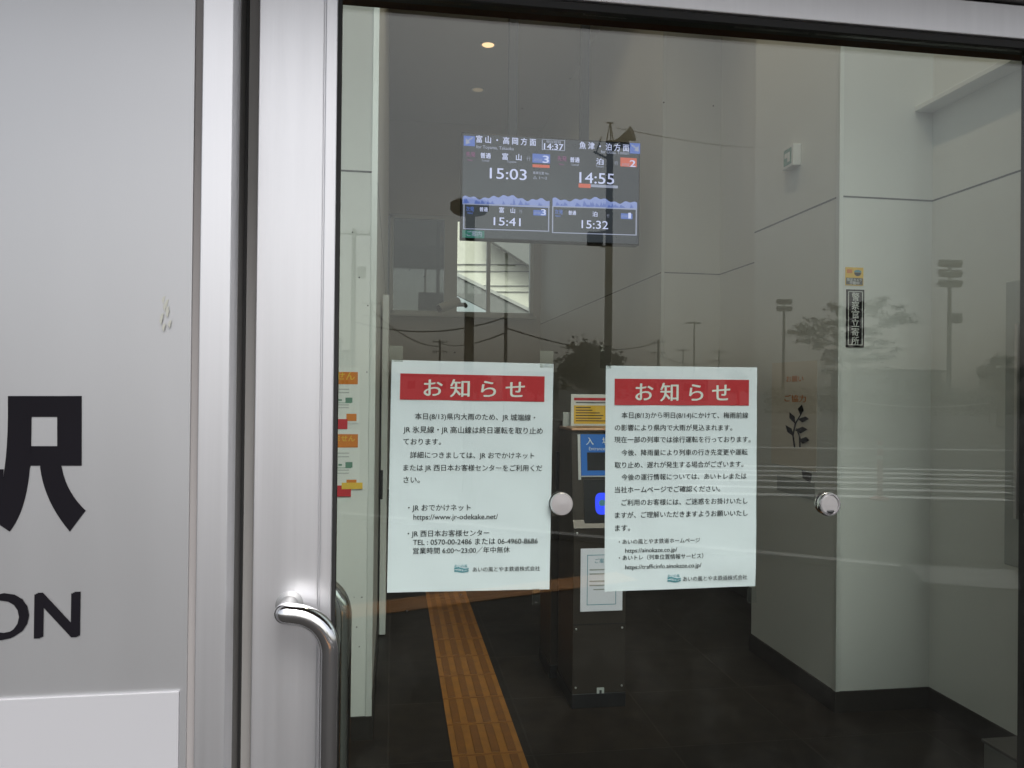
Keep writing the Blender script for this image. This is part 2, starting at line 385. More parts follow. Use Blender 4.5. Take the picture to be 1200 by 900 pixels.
MB().tube([(p.x-.7, p.y, top-.25), (p.x+.5, p.y, top-.25)], .06, 6).build('arm', M['polegrey'], o)
for dx in (-.6, .4): MB().box((p.x+dx-.4, p.y-.2, top-.35), (p.x+dx+.4, p.y+.2, top-.18), .04).build('lamp_head', M['polegrey'], o)
# red marker post
p = mfl(1031, 576); o = empty('marker_post', 'short red marker post standing at the edge of the white stripes', 'post', (p.x, p.y, -.13))
zpost(MB(), p, -.10, .78, .042).build('post', M['postred'], o)
MB().lathe([(.14, 0), (.13, .03), (.05, .06)], (p.x, p.y, -.13)).build('base', M['postred'], o)
for z in (.5, .66): MB().lathe([(.0435, 0), (.0435, .06)], (p.x, p.y, z)).build('reflective_band', M['paint'], o)
# barrier rail
a, b = mir(1000, 470, 38), mir(1160, 472, 38)
o = empty('guard_rail', 'thin white sagging rail barrier in front of the far hedge', 'barrier', (a.x, a.y, -.13))
n = 14; MB().tube([a.lerp(b, i/n)-Vector((0, 0, .28*4*(i/n)*(1-i/n))) for i in range(n+1)], .035, 8).build('rail', M['paint'], o)
for t in (0, .5, 1):
    q = a.lerp(b, t); zpost(MB(), q, -.13, q.z+.05-(.28 if t == .5 else 0), .045).build('post', M['polegrey'], o)
# trees
def leaves(mb, c, rx, ry, rz, n, s, flat=.5):
    for _ in range(n):
        v = Vector((random.gauss(0, .48), random.gauss(0, .48), random.gauss(0, .48)))
        q = Vector(c)+Vector((v.x*rx, v.y*ry, v.z*rz)); k = s*random.uniform(.6, 1.4)
        a = Vector((random.gauss(0, 1), random.gauss(0, 1), random.gauss(0, flat))).normalized(); b = a.cross(Vector((random.gauss(0, 1), random.gauss(0, 1), random.gauss(0, 1)))).normalized()
        vs = [mb.bm.verts.new(q+a*k), mb.bm.verts.new(q+b*k*.6), mb.bm.verts.new(q-a*k), mb.bm.verts.new(q-b*k*.6)]
        mb.bm.faces.new(vs)
def tree(px, Y, blobs, m, label, lean=0, leafs=.12, name='tree', grp=None):
    p = mir(px, 455, Y); k = (Y+1.42)/F
    o = empty(name, label, 'tree', (p.x, p.y, -.13), grp)
    mb = MB(); tr_top = max(mir(b[0], b[1], Y).z for b in blobs)
    pts = [(p.x, p.y, -.13), (p.x+lean*.3, p.y, tr_top*.35), (p.x+lean*.8, p.y+.1, tr_top*.65), (p.x+lean, p.y, tr_top*.92)]
    mb.tube(pts, [.2, .16, .11, .05], 10)
    for b in (blobs if len(blobs) < 20 else blobs[::10]):
        c = mir(b[0], b[1], Y); z0 = max(.5, c.z-.9); mb.tube([(p.x+lean*.6, p.y, z0), ((p.x+c.x)/2, p.y, (z0+c.z)/2), (c.x, c.y, c.z)], [.05, .035, .015], 6)
    mb.build('trunk', M['bark'], o)
    mb = MB()
    for b in blobs:
        c = mir(b[0], b[1], Y); leaves(mb, (c.x, c.y+random.uniform(-.4, .4), c.z), b[2]*k, b[2]*k*.9, b[3]*k, int(b[4]), leafs)
    mb.build('crown', m, o)
tree(694, 40, [(690, 420, 24, 18, 900), (668, 436, 20, 17, 650), (715, 428, 18, 15, 600), (705, 446, 36, 19, 900), (690, 410, 14, 10, 300)], M['leaf'], 'dark round-crowned tree behind the loudspeaker pole', leafs=.15)
random.seed(21); pads = []
for cx, cy, rx, ry in ((958, 380, 26, 8), (990, 366, 26, 8), (1030, 360, 30, 9), (1046, 372, 22, 6), (975, 400, 26, 8), (1022, 392, 30, 8), (985, 420, 26, 8), (1020, 416, 24, 8), (950, 388, 18, 5), (1000, 438, 38, 9)):
    for _ in range(9): pads.append((cx+random.gauss(0, rx*.55), cy+random.gauss(0, ry*.6), random.uniform(8, 14), random.uniform(3, 5.5), random.randint(60, 110)))
tree(995, 29, pads, M['leaf2'], 'layered pine tree with flat spreading crown pads beside the parking lot', .4, .062, 'pine_tree')
tree(1172, 34, [(1176, 424, 14, 8, 200), (1160, 436, 16, 9, 250), (1184, 440, 14, 9, 250), (1168, 450, 20, 10, 300)], M['leaf2'], 'small pine tree at the right end of the far hedge', .2, .14, 'pine_tree')
random.seed(11)
for i, (x, y, Y, rx) in enumerate(((560, 446, 90, 14), (628, 448, 100, 12), (752, 446, 90, 10), (865, 446, 85, 14), (1090, 452, 70, 14))):
    tree(x, Y, [(x-rx*.4, y, rx*.7, 9, 220), (x+rx*.5, y+3, rx*.7, 8, 220), (x, y-5, rx*.5, 6, 150), (x, y+8, rx, 7, 200)], M['leaf3'],
         ['bushy low tree on the skyline right of the slim pole', 'small bushy tree on the skyline behind the left notice edge', 'low tree on the skyline between the round tree and a far pole', 'wide bushy tree on the skyline right of the far poles', 'low bushy tree in front of the flat-roofed far building'][i], 0, .28)
# hedge: one long clipped mass
mb = MB(); a, b = mir(900, 452, 55), mir(1200, 456, 50)
for i in range(60):
    c = a.lerp(b, (i+.5)/60); leaves(mb, (c.x, c.y, .75), .55, .6, .95+random.uniform(-.1, .2), 60, .17)
tag(mb.build('hedge', M['leaf3']), 'long dark hedge along the far side of the parking lot', 'hedge')
# far buildings
def building(x0, x1, yt, Y, label, roof=.3, wins=3, rows=1):
    a, b = mir(x0, yt, Y), mir(x1, yt, Y); o = empty('building', label, 'building', (a.x, a.y, -.13), 'far buildings on the skyline')
    MB().box((a.x, a.y-12, -.13), (b.x, a.y, a.z)).build('wall', M['bwall'], o)
    MB().box((a.x-.4, a.y-12.4, a.z), (b.x+.4, a.y+.4, a.z+roof), .03).build('roof', M['broof'], o)
    W = (b.x-a.x)/wins; H = (a.z-.6)/rows
    for r in range(rows):
        for i in range(wins):
            x = a.x+W*(i+.25); z = .6+H*r+H*.3
            MB().box((x, a.y, z), (x+W*.5, a.y+.06, z+H*.45)).build('window', M['bwin'], o)
building(1042, 1103, 436, 80, 'low flat-roofed building behind the hedge', .35, 4)
building(381, 397, 398, 200, 'pale multi-storey block at the far left skyline', .5, 3, 4)
building(400, 409, 412, 210, 'lower narrow block beside the multi-storey one', .5, 2, 3)
building(455, 545, 441, 120, 'long low house behind the small far pole', .6, 5)
building(745, 830, 444, 130, 'long low warehouse behind the far poles', .5, 5)
building(602, 655, 440, 110, 'low house with dark roof left of the round tree', .6, 4)

# ------------------------------------------------------------------ the station building
WR = 2.60; HC = 5.30; YB = 9.70; XL = -.078; XP = 2.11
struct(MB().box((-2.6, -.05, -.2), (3.2, 10.2, 0)).build('floor', M['floor']))
B = empty('station_building', 'white-walled station entrance hall behind the glass door', 'building', (0, 2, 0))
# front facade round the doorway (outside the picture except its lowest edge)
MB().box((-3.6, -.80, 2.62), (4.3, -.041, 2.74)).box((-3.6, -.84, 2.60), (4.3, -.801, 2.78)).build('canopy', M['brown'], B)
MB().box((-3.5, -.04, 2.36), (4.2, .16, 2.50)).build('facade_wall', M['facade'], B)
MB().box((-3.5, -.04, 4.70), (4.2, .16, 6.2)).build('facade_wall', M['facade'], B)
MB().box((-3.5, -.04, 2.50), (-2.2, .16, 4.70)).build('facade_wall', M['facade'], B)
MB().box((2.72, -.04, 2.50), (4.2, .16, 4.70)).build('facade_wall', M['facade'], B)
tw = MB()
for x in (-2.2, -1.1, 0-.08, .50+.3, 1.58, 2.66): tw.box((x, .0, 2.501), (x+.06, .10, 4.699))
tw = tw.build('added_transom', M['alu'], B)  # unseen glazing, added to let high daylight onto the inner walls
MB().box((-2.199, .045, 2.502), (2.719, .055, 4.698)).build('pane', M['glass2'], tw)
MB().box((2.72, -.04, 0), (4.2, .16, 2.36)).build('facade_wall', M['facade'], B)
MB().box((-3.5, .02, 0), (-.32, .16, 2.36)).build('facade_wall', M['facade'], B)
MB().box((-3.6, -.04, 6.2), (4.3, 10.4, 6.35)).build('roof', M['ceil'], B)
MB().box((-2.6, .16, HC), (3.2, 10, HC+.15)).build('ceiling', M['ceil'], B)
# walls
MB().box((-2.5, .16, 0), (-2.35, 2.04, HC)).build('side_wall', M['wall'], B)
MB().box((-2.5, 2.04, 0), (XL, 9.85, HC)).build('left_wall', M['wall'], B)
MB().box((WR, .16, 0), (WR+.15, YB, HC)).build('right_wall', M['wall'], B)
MB().box((XP, 2.04, 0), (WR+.002, 2.93, HC)).build('pilaster', M['wall'], B)
MB().box((XP, 4.55, 0), (WR+.002, YB+.01, HC)).build('pilaster', M['wall'], B)
# back wall with window opening
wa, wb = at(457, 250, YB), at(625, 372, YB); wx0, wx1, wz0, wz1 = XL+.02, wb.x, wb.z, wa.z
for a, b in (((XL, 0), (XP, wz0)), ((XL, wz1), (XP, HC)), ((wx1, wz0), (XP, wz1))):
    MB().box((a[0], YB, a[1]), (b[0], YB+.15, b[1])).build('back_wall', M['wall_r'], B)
# skirting, joints, trims
sk = MB()
for a, b in (((-2.35, 2.03, 0), (XL, 2.04, .10)), ((XL, 2.03, 0), (XL+.01, YB, .10)), ((XP-.01, 2.03, 0), (WR, 2.04, .10)), ((XP-.01, 2.04, 0), (XP, 2.94, .10)),
             ((XP, 2.93, 0), (WR, 2.94, .10)), ((WR-.01, .16, 0), (WR, 2.03, .10)), ((WR-.01, 2.94, 0), (WR, 4.54, .10)), ((XP-.01, 4.54, 0), (WR, 4.55, .10)), ((XP-.01, 4.55, 0), (XP, YB, .10)), ((XL+.01, YB-.01, 0), (XP-.01, YB, .10))):
    sk.box(a, b)
sk.build('skirting', M['skirt'], B)
jt = MB(); JZ = 2.47; h = .004
for z in (JZ,):
    for a, b in (((-2.35, 2.039), (XL, 2.041)), ((XL-.001, 2.04), (XL+.001, YB)), ((XP, 2.039), (WR, 2.041)), ((XP-.001, 2.04), (XP+.001, 2.93)), ((WR-.001, .2), (WR+.001, 2.04)), ((WR-.001, 2.93), (WR+.001, 4.55)), ((XP, 4.549), (WR, 4.551)), ((XP-.001, 4.55), (XP+.001, YB))):
        jt.box((a[0], a[1], z-h), (b[0], b[1], z+h))
jt.box((WR-.001, 1.12, .1), (WR+.001, 1.126, HC))
jt.build('panel_joint', M['joint'], B)
tm = MB()
tm.box((XP-.004, 2.035, .10), (XP+.016, 2.0385, HC), .001).box((XP-.004, 2.0385, .10), (XP-.001, 2.062, HC))
tm.box((XL-.022, 2.035, .10), (XL+.004, 2.0385, HC), .001).box((XL+.001, 2.0385, .10), (XL+.004, 2.062, HC))
tm.box((XP-.004, 4.545, .10), (XP+.022, 4.5485, HC))
tm.build('corner_trim', M['trim'], B)
MB().box((WR-.10, .17, 2.90), (WR, 2.038, 2.925), .003).build('wall_ledge', M['white'], B)
MB().box((-.30, .075, 2.272), (2.6, .125, 2.36)).build('canopy_reflection_strip', M['brown'], B)  # brown strip standing in for the canopy edge's dark reflection
# high window
W_ = MB()
for a, b in (((wx0, wz0), (wx1, wz0+.06)), ((wx0, wz1-.05), (wx1, wz1)), ((wx0, wz0), (wx0+.05, wz1)), ((wx1-.05, wz0), (wx1, wz1))): W_.box((a[0], YB+.02, a[1]), (b[0], YB+.12, b[1]))
xm0, xm1 = at(521, 300, YB).x, at(536, 300, YB).x
W_.box((xm0, YB+.015, wz0), (xm1, YB+.125, wz1))
xs = at(573, 320, YB).x; W_.box((xs-.025, YB+.025, wz0), (xs+.025, YB+.115, wz1))
wf = W_.build('window', M['white'], B)
MB().box((wx0+.03, YB+.065, wz0+.03), (wx1-.03, YB+.071, wz1-.03)).build('pane', M['glass2'], wf)
MB().box((wx0, YB-.10, wz0-.03), (wx1+.03, YB+.02, wz0+.005), .004).build('sill', M['white'], wf)
# unseen wall right of the door, closed in to cut daylight on the inner walls
MB().box((1.46, -.02, 0), (2.72, .12, 2.36)).build('facade_wall', M['facade'], B)
# ------------------------------------------------------------------ footbridge beyond the far window
FB = empty('footbridge', 'cream covered footbridge stairway seen through the high rear window', 'footbridge', (3, 22, 0))
def bp(px, py, Y=13.0): return at(px, py, Y+9)
MB().prism([bp(520, 230), bp(690, 230), bp(690, 396), bp(520, 314)], (0, .25, 0)).build('wall', M['cream'], FB)
MB().prism([bp(500, 304, 12.6), bp(700, 402, 12.6), bp(700, 440, 12.6), bp(575, 366, 12.6), bp(500, 328, 12.6)], (0, .12, 0)).build('stair_parapet', M['greyst'], FB)
MB().prism([bp(500, 302, 12.55), bp(700, 400, 12.55), bp(700, 404, 12.55), bp(500, 306, 12.55)], (0, .2, 0)).build('handrail', M['concrete'], FB)
MB().prism([bp(574, 281, 12.4), bp(700, 362, 12.4), bp(700, 240, 12.4), bp(574, 240, 12.4)], (0, .3, 0)).build('roof', M['greyst'], FB)
mb = MB()
for y in (309, 317, 334, 341): mb.prism([bp(520, y, 12.97), bp(690, y+1, 12.97), bp(690, y+2, 12.97), bp(520, y+1, 12.97)], (0, .03, 0))
mb.build('cladding_joint', M['greyst'], FB)
FW = empty('screen_wall', 'dark grey outer wall close behind the left rear window pane', 'wall', (0, 11, 0))
MB().box((-1.2, 11.2, 0), (at(529, 300, 11.2).x, 11.4, 6.6)).build('wall_face', M['greyst'], FW)

# ------------------------------------------------------------------ the sliding glass door
D = empty('sliding_door', 'wide glazed sliding door in a silver aluminium frame', 'door', (.5, 0, 0))
zb, zt = .02, 2.238
st = MB().box((-.235, -.022, zb), (-.1245, .03, 2.36), .002)
st.box((-.1225, -.022, zb), (-.102, .03, 2.36), .002).box((-.1245, -.018, zb), (-.1225, .03, 2.36)); st.build('stile', M['alu'], D)
MB().box((1.30, -.022, zb), (1.42, .03, 2.36), .002).build('stile', M['alu'], D)
MB().box((-.102, -.0215, 2.247), (1.30, .03, 2.315), .002).build('top_rail', M['alu'], D)
MB().box((-.102, -.0215, zb), (1.30, .03, .16), .002).build('bottom_rail', M['alu'], D)
g = MB().box((-.102, -.014, .16), (-.096, .016, 2.247)).box((1.284, -.014, .16), (1.30, .020, 2.247)).box((-.096, -.014, 2.232), (1.284, .016, 2.247)).box((-.096, -.014, .16), (1.284, .016, .17))
g.build('gasket', M['gasket'], D)
MB().box((-.0955, -.004, .1705), (1.2835, .004, 2.2315)).build('glass_pane', M['glass'], D)
def arc_handle(sy):
    x0, x1, zt_, yo, r = -.172, (-.099 if sy < 0 else -.090), (1.152 if sy < 0 else 1.163), (-.076 if sy < 0 else .098), .064
    pts = [(x0-.018+.018*(1-cos(a)), yo, zt_) for a in [k*pi/12 for k in range(1, 7)]]
    xc = x1-r; pts.append((xc-.004, yo, zt_-.001))
    for i in range(1, 13):
        a = i/12*pi/2; pts.append((xc+r*sin(a), yo, zt_-.002-r*(1-cos(a))))
    pts += [(x1, yo, .9), (x1, yo, .6), (x1, yo, .5)]
    lo = [(x1-(q[0]-x0)*0-(x1-q[0]), q[1], .36-(zt_-q[2])*-1) for q in []]
    return pts, (x0, yo, r, x1, zt_)
for sy in (-1, 1):
    pts, (x0, yo, r, x1, zt_) = arc_handle(sy)
    hnd = MB().tube(pts + [(x1, yo, .40), (x1-.02, yo, .36), (x1-.05, yo, .345), (x0-.01, yo, .345)], [.0182*sin(k*pi/12) for k in range(1, 7)]+[.0182]*(len(pts)-6+5), 32).build('pull_handle', M['chrome'], D)
    for zz_ in (zt_, .345): MB().lathe([(.0235, 0), (.0235, sy*.003), (.0165, sy*.006), (.0160, yo-sy*.022)], (x0, sy*.022, zz_), 'Y', 32).build('mounting_post', M['post'], hnd)
def lock(px, recess):
    p = at(px, 592, -.02)
    L_ = empty('glass_lock', 'bright chrome-ringed round lock cylinder on the glass right of the notices' if recess else 'plain flat round steel lock cover on the glass between the two notices', 'door lock', (p.x, 0, p.z))
    R = .0225
    if recess:
        MB().lathe([(R*1.04, -.004), (R*1.04, -.009), (R*.97, -.0125), (R*.86, -.0125), (R*.80, -.009), (R*.3, -.009)], (p.x, 0, p.z), 'Y', 48).build('lock_ring', M['chrome'], L_)
        MB().lathe([(R*.78, -.008), (R*.78, -.0105), (R*.74, -.0115), (.001, -.0116)], (p.x, 0, p.z), 'Y', 40).build('lock_face', M['satin'], L_)
        MB().tube([(p.x-.006, -.0118, p.z-.0135), (p.x+.001, -.0120, p.z-.0145), (p.x+.008, -.0118, p.z-.0135)], [.0022, .0034, .0022], 10).build('keyhole', M['mblack'], L_)
    else:
        MB().lathe([(R*.95, -.004), (R*.95, -.007), (R*.88, -.010), (.001, -.0105)], (p.x, 0, p.z), 'Y', 48).build('lock_cover', M['satin'], L_)
    MB().lathe([(R*.97, .004), (R*.97, .007), (R*.9, .009)], (p.x, 0, p.z), 'Y', 40).build('inner_knob', M['chrome'], L_)
lock(660, False); lock(975.5, True)
# frame pieces left of the door
J = empty('door_jamb', 'bright silver aluminium door jamb left of the sliding door', 'door frame', (-.28, 0, 0))
MB().box((-.307, -.11, 0), (-.260, .02, 2.6), .0015).build('jamb_post', M['alu'], J)
MB().box((-.2605, -.001, 0), (-.2555, .01, 2.6)).build('gasket', M['gasket'], J)
MB().box((-.2555, .006, 0), (-.2355, .05, 2.355)).build('pocket_strip', mat('grey pocket strip', (.34, .33, .32), .6, .2), J)
MB().box((-.262, -.05, 0), (-.2595, .002, 2.6)).build('brush_seal', M['alu_dark'], J)
MB().box((-.2555, -.03, 2.318), (1.46, -.002, 2.46), .002).build('header_strip', M['alu_dark'], J)

# ------------------------------------------------------------------ station name sign panel
SG = empty('station_sign', 'grey enamel station sign panel with large black lettering left of the door', 'sign', (-.9, -.1, 0))
yP = -.10
MB().box((-1.9, yP, -.0), (-.321, .0, 2.9), .0015).build('sign_panel', M['panel'], SG)
MB().box((-.3208, yP+.004, 0), (-.3072, 0, 2.9)).build('edge_trim', M['seam'], SG)
a, b = at(102, 465, yP), at(100, 622, yP)
hh = a.z-b.z; wd = hh*.94/.883*1.0
MB().text('馬', a.x-wd*1.075, a.x-wd*.55, (a.z+b.z)/2+hh*.0135, yP-.0012, sy=hh/.883*.955, bold=.05).build('kanji_left_half', M['ink'], SG)
def kq(x, y): return at(x/1.957, 440+y/1.957, yP-.0012)
def ks(*pts): return [kq(*p) for p in pts]
def curve(p0, p1, p2, n=10): return [((1-t)**2*p0[0]+2*t*(1-t)*p1[0]+t*t*p2[0], (1-t)**2*p0[1]+2*t*(1-t)*p1[1]+t*t*p2[1]) for t in [i/n for i in range(n+1)]]
mb = MB(); T_ = (0, .0008, 0)
mb.prism(ks((18, 47), (187, 47), (187, 95), (18, 95)), T_).prism(ks((131, 95), (187, 95), (187, 207), (131, 207)), T_).prism(ks((70, 162), (131, 162), (131, 207), (70, 207)), T_)
mb.prism(ks((18, 95), (72, 95), (71, 162), (70, 207), *curve((68, 212), (60, 310), (22, 358)), *curve((-26, 326), (16, 270), (18, 95))[:-1]), T_)
mb.prism(ks((92, 207), (140, 207), *curve((142, 214), (152, 268), (196, 310)), *curve((160, 358), (102, 290), (92, 212))), T_)
mb.build('kanji_right_half', M['ink'], SG)
a, b = at(93, 690, yP), at(93, 745, yP); sz = (a.z-b.z)/.73
xs_, ys_, _ = glyphs('STATION', 0); ww = (max(xs_)-min(xs_))*sz*.98
MB().text('STATION', a.x-ww, a.x, (a.z+b.z)/2+.0, yP-.0012, sy=sz, bold=.034).build('latin_lettering', M['ink'], SG)
q = at(210, 810, yP-.004)
MB().box((-1.7, yP-.006, .25), (q.x, yP, q.z), .001).build('notice_board', M['board'], SG)
# greenish scuff on the panel, its own small mark
mb = MB(); random.seed(3)
for i in range(9):
    c = at(194+random.uniform(-6, 6), 360+i*4-12, yP-.0006-i*.0004); mb.prism([c, c+Vector((.004, 0, .002)), c+Vector((.001, 0, -.012)), c+Vector((-.002, 0, -.006))], (0, .0002, 0))
mb.build('scuff_mark', mat('scuff', (.57, .57, .51), .45, .65), SG)

# ------------------------------------------------------------------ the two paper notices on the glass
def notice(tl, tr, bl, br, label, zb_, band, head, lines, logo, co, curl):
    a, b, c, d = (at(*q, .006) for q in (tl, tr, bl, br))
    ctr = (a+b+c+d)/4; N_ = empty('paper_notice', label, 'notice', ctr, 'printed notices on the glass door')
    ORG[N_] = Vector((0, 0, 0))
    wv, hv = ((b-a)+(d-c))/2, ((a-c)+(b-d))/2
    N_.rotation_euler.y = math.atan2(hv.x, hv.z)*.7
    W, H = wv.length, hv.length
    Z = zb_   # crop corners
    def U(x, y):
        t = (y-Z[0][1])/(Z[2][1]-Z[0][1]); l = Z[0][0]+(Z[2][0]-Z[0][0])*t; r = Z[1][0]+(Z[3][0]-Z[1][0])*t
        u = (x-l)/(r-l); yt = Z[0][1]+(Z[1][1]-Z[0][1])*u; yb = Z[2][1]+(Z[3][1]-Z[2][1])*u
        return (u-.5)*W, (.5-(y-yt)/(yb-yt))*H
    y0 = 0
    # sheet: a real thin sheet with slight waves
    bm = MB(); n, m_ = 30, 40; gr = {}
    for s_ in (0, 1):
        for i in range(n+1):
            for j in range(m_+1):
                x, z = (i/n-.5)*W, (j/m_-.5)*H
                dy = .0007*sin(j*.33+i*.2)**2+.0005*sin(i*.31)**2
                dy += curl*max(0, .10-j/m_)*max(0, i/n-.3)
                gr[s_, i, j] = bm.bm.verts.new((x, y0-.0001+dy+s_*.0003, z))
    for s_ in (0, 1):
        for i in range(n):
            for j in range(m_):
                f = bm.bm.faces.new([gr[s_, i, j], gr[s_, i+1, j], gr[s_, i+1, j+1], gr[s_, i, j+1]]); f.smooth = True
    bm.build('sheet', M['paper'], N_, local=True)
    (x0, zz0), (x1, zz1) = U(band[0], band[1]), U(band[2], band[3])
    MB().box((x0, y0-.0006, zz1), (x1, y0-.0003, zz0)).build('heading_band', M['red'], N_, local=True)
    hx0, hz = U(head[0], head[2]); hx1, hz2 = U(head[1], head[2]+6)
    MB().text('お 知 ら せ', hx0, hx1, (hz+hz2)/2, y0-.0010, sy=head[3]*W, bold=.022).build('heading_text', M['whitep'], N_, local=True)
    mb = MB()
    for x0, x1, y, s in lines:
        p0, p1 = U(x0, y), U(x1, y); mb.text(s, p0[0], p1[0], p0[1], y0-.0006, bold=.012)
    mb.text(co[3], U(co[0], co[2])[0], U(co[1], co[2])[0], U(co[0], co[2])[1], y0-.0006, bold=.008)
    mb.build('body_text', M['print'], N_, local=True)
    lx0, lz0 = U(logo[0], logo[1]); lx1, lz1 = U(logo[2], logo[3])
    mb = MB(); hgt = lz0-lz1
    for k, zc in enumerate((.62, .28)):
        n = 16; top = []; bot = []
        for i in range(n+1):
            x = lx0+(lx1-lx0)*i/n; z = lz1+hgt*(zc+.07*sin(i/n*2*pi+k)); th = hgt*.09*(1-.5*i/n)
            top.append((x, y0-.0006, z+th)); bot.append((x, y0-.0006, z-th))
        mb.prism(top+bot[::-1], (0, .0003, 0))
    mb.text('あいの風', lx0, lx1-.1*(lx1-lx0), lz1+hgt*.92, y0-.0006, bold=.01).text('とやま鉄道', lx0, lx1, lz1+hgt*.40, y0-.0011, bold=.01)
    mb.build('logo', M['teal'], N_, local=True)
    return N_
notice((459.5, 421), (649, 427), (453, 692), (643.5, 693), 'left paper notice with red heading about suspended lines, shorter text', [(57, 35), (650, 50), (38, 880), (632, 878)],
  (88, 84, 614, 190), (172, 540, 138, .118), [
  (140, 580, 240, '本日(8/13)県内大雨のため、JR 城端線・'), (98, 608, 288, 'JR 氷見線・JR 高山線は終日運転を取り止め'), (98, 233, 332, 'ております。'),
  (122, 576, 381, '詳細につきましては、JR おでかけネット'), (98, 606, 427, 'または JR 西日本お客様センターをご利用くだ'), (98, 156, 471, 'さい。'),
  (114, 340, 573, '・JR おでかけネット'), (133, 440, 606, 'https://www.jr-odekake.net/'), (112, 408, 667, '・JR 西日本お客様センター'),
  (131, 588, 698, 'TEL : 0570-00-2486 または 06-4960-8686'), (131, 484, 730, '営業時間 6:00～23:00／年中無休')],
  (280, 785, 332, 816), (347, 596, 801, 'あいの風とやま鉄道株式会社'), 0)
notice((710, 428), (887, 431), (708.5, 690), (886, 690.5), 'right paper notice with red heading and ten dense text lines', [(48, 27), (621, 36), (40, 873), (614, 862)],
  (80, 76, 588, 180), (157, 514, 126, .125), [
  (105, 585, 213, '本日(8/13)から明日(8/14)にかけて、梅雨前線'), (80, 523, 260, 'の影響により県内で大雨が見込まれます。'), (78, 594, 305, '現在一部の列車では徐行運転を行っております。'),
  (104, 582, 354, '今後、降雨量により列車の行き先変更や運転'), (79, 566, 400, '取り止め、遅れが発生する場合がございます。'), (104, 578, 446, '今後の運行情報については、あいトレまたは'),
  (79, 476, 493, '当社ホームページでご確認ください。'), (104, 582, 541, 'ご利用のお客様には、ご迷惑をお掛けいたし'), (80, 582, 588, 'ますが、ご理解いただきますようお願いいたし'), (80, 135, 636, 'ます。'),
  (93, 398, 688, '・あいの風とやま鉄道ホームページ'), (117, 311, 720, 'https://ainokaze.co.jp/'), (93, 410, 748, '・あいトレ（列車位置情報サービス）'), (117, 403, 782, 'https://trafficinfo.ainokaze.co.jp/')],
  (275, 815, 325, 846), (333, 580, 830, 'あいの風とやま鉄道株式会社'), .05)
def tape(px0, py0, px1, py1, label):
    a, b = at(px0, py0, .0062), at(px1, py1, .0062)
    tag(MB().box((a.x, .0055, b.z), (b.x, .0062, a.z)).build('tape_strip', M['tape']), label, 'tape')
tape(456, 405, 472, 424, 'clear tape tab on the top left corner of the left notice')
tape(633, 411, 648, 431, 'clear tape tab on the top right corner of the left notice')
tape(703, 405, 716, 432, 'clear tape tab on the top left corner of the right notice')
tape(624, 690, 632, 708, 'clear tape tab below the bottom right of the left notice')
tape(876, 688, 886, 706, 'clear tape tab below the bottom right of the right notice')
# drops on the pane
random.seed(5)
for (px, py) in ((430, 436), (413, 272), (431, 358), (421, 325), (540, 697), (477, 716), (482, 705), (628, 706), (418, 735), (421, 758), (424, 700), (619, 367), (585, 347), (555, 337), (480, 316), (497, 324), (640, 95), (668, 92), (612, 127), (778, 120), (836, 124), (415, 700), (533, 413)):
    p = at(px, py, -.0045); r = random.uniform(.0007, .0014)
    tag(MB().lathe([(r, 0), (r*.8, -r*.5), (r*.3, -r*.75)], (p.x, -.004, p.z), 'Y', 10).build('water_droplet', M['drop']), 'tiny dark water droplet clinging to the door glass', 'droplet', 'droplets on the door glass')

# ------------------------------------------------------------------ inside: tactile strip
a, b = floor_at(531.8, 895), floor_at(617.6, 895)
x0, x1 = .262, .560
mb = MB().box((x0, -.04, .001), (x1, 9.6, .006)); TS = empty('tactile_strip', 'ochre tactile guide strip on the dark floor inside the hall', 'tactile paving', (x0, 3, 0))
mb.build('tile_base', M['tact'], TS)
mb = MB(); W = (x1-x0)
for i in range(32):
    y = .02+i*.3
    for j in range(4):
        x = x0+W*(.085+.235*j); mb.box((x, y+.012, .006), (x+W*.125, y+.285, .0105), .002, 1)
    mb.box((x0, y-.004, .006), (x1, y+.002, .0075))
rd = mb.build('ridge', M['tact2'], TS)

# ------------------------------------------------------------------ hanging departure display
YD = 4.6
dl = at(541, 155, YD); DD = empty('departure_display', 'hanging screen showing two columns of train departures and mountains', 'display', (dl.x, YD, dl.z))
tl, tr_, br_, bl_ = at(541, 155, YD), at(752, 167, YD), at(748, 288, YD), at(541, 279, YD)
zt_, zb_ = (tl.z+tr_.z)/2, (br_.z+bl_.z)/2
MB().box((tl.x, YD+.004, zb_), (tr_.x-.01, YD+.10, zt_), .006).build('casing', M['mblack'], DD)
MB().box((tl.x+.012, YD-.0005, zb_+.012), (tr_.x-.022, YD+.0035, zt_-.012)).build('screen', M['scr'], DD)
for px in (601, 685):
    c = at(px, 100, YD+.05); MB().box((c.x-.035, YD+.02, zt_), (c.x+.035, YD+.09, HC-.001), .004).build('hanger_post', mat('hanger post', (.06, .075, .10), .5), DD)
def Dp(px, py): p = at(px, py, YD); return p.x, p.z
def drect(mb, x0, y0, x1, y1, y=-.0015):
    (a, b), (c, d) = Dp(x0, y0), Dp(x1, y1); mb.box((a, YD+y-.0006, d), (c, YD+y, b)); return mb
def dtext(mb, s, x0, x1, yc, hpx=None, bold=0, y=-.003):
    a, z = Dp(x0, yc); c, z2 = Dp(x1, yc); k = (z-Dp(x0, yc+1)[1]); mb.text(s, a, c, (z+z2)/2, YD+y, sy=hpx*k if hpx else None, bold=bold)
W1, W2, BL, PK, RD, GN = MB(), MB(), MB(), MB(), MB(), MB()
dtext(W1, '富 山 ・ 高 岡 方 面', 558, 628, 165, 9.2, .02); dtext(W1, '魚 津 ・ 泊 方 面', 679, 737, 172, 9.2, .02)
dtext(W2, 'for Toyama, Takaoka', 558, 602, 173, 5.5, .02); dtext(W2, 'for Uozu, Tomari', 704, 737, 178.5, 5.5, .02)
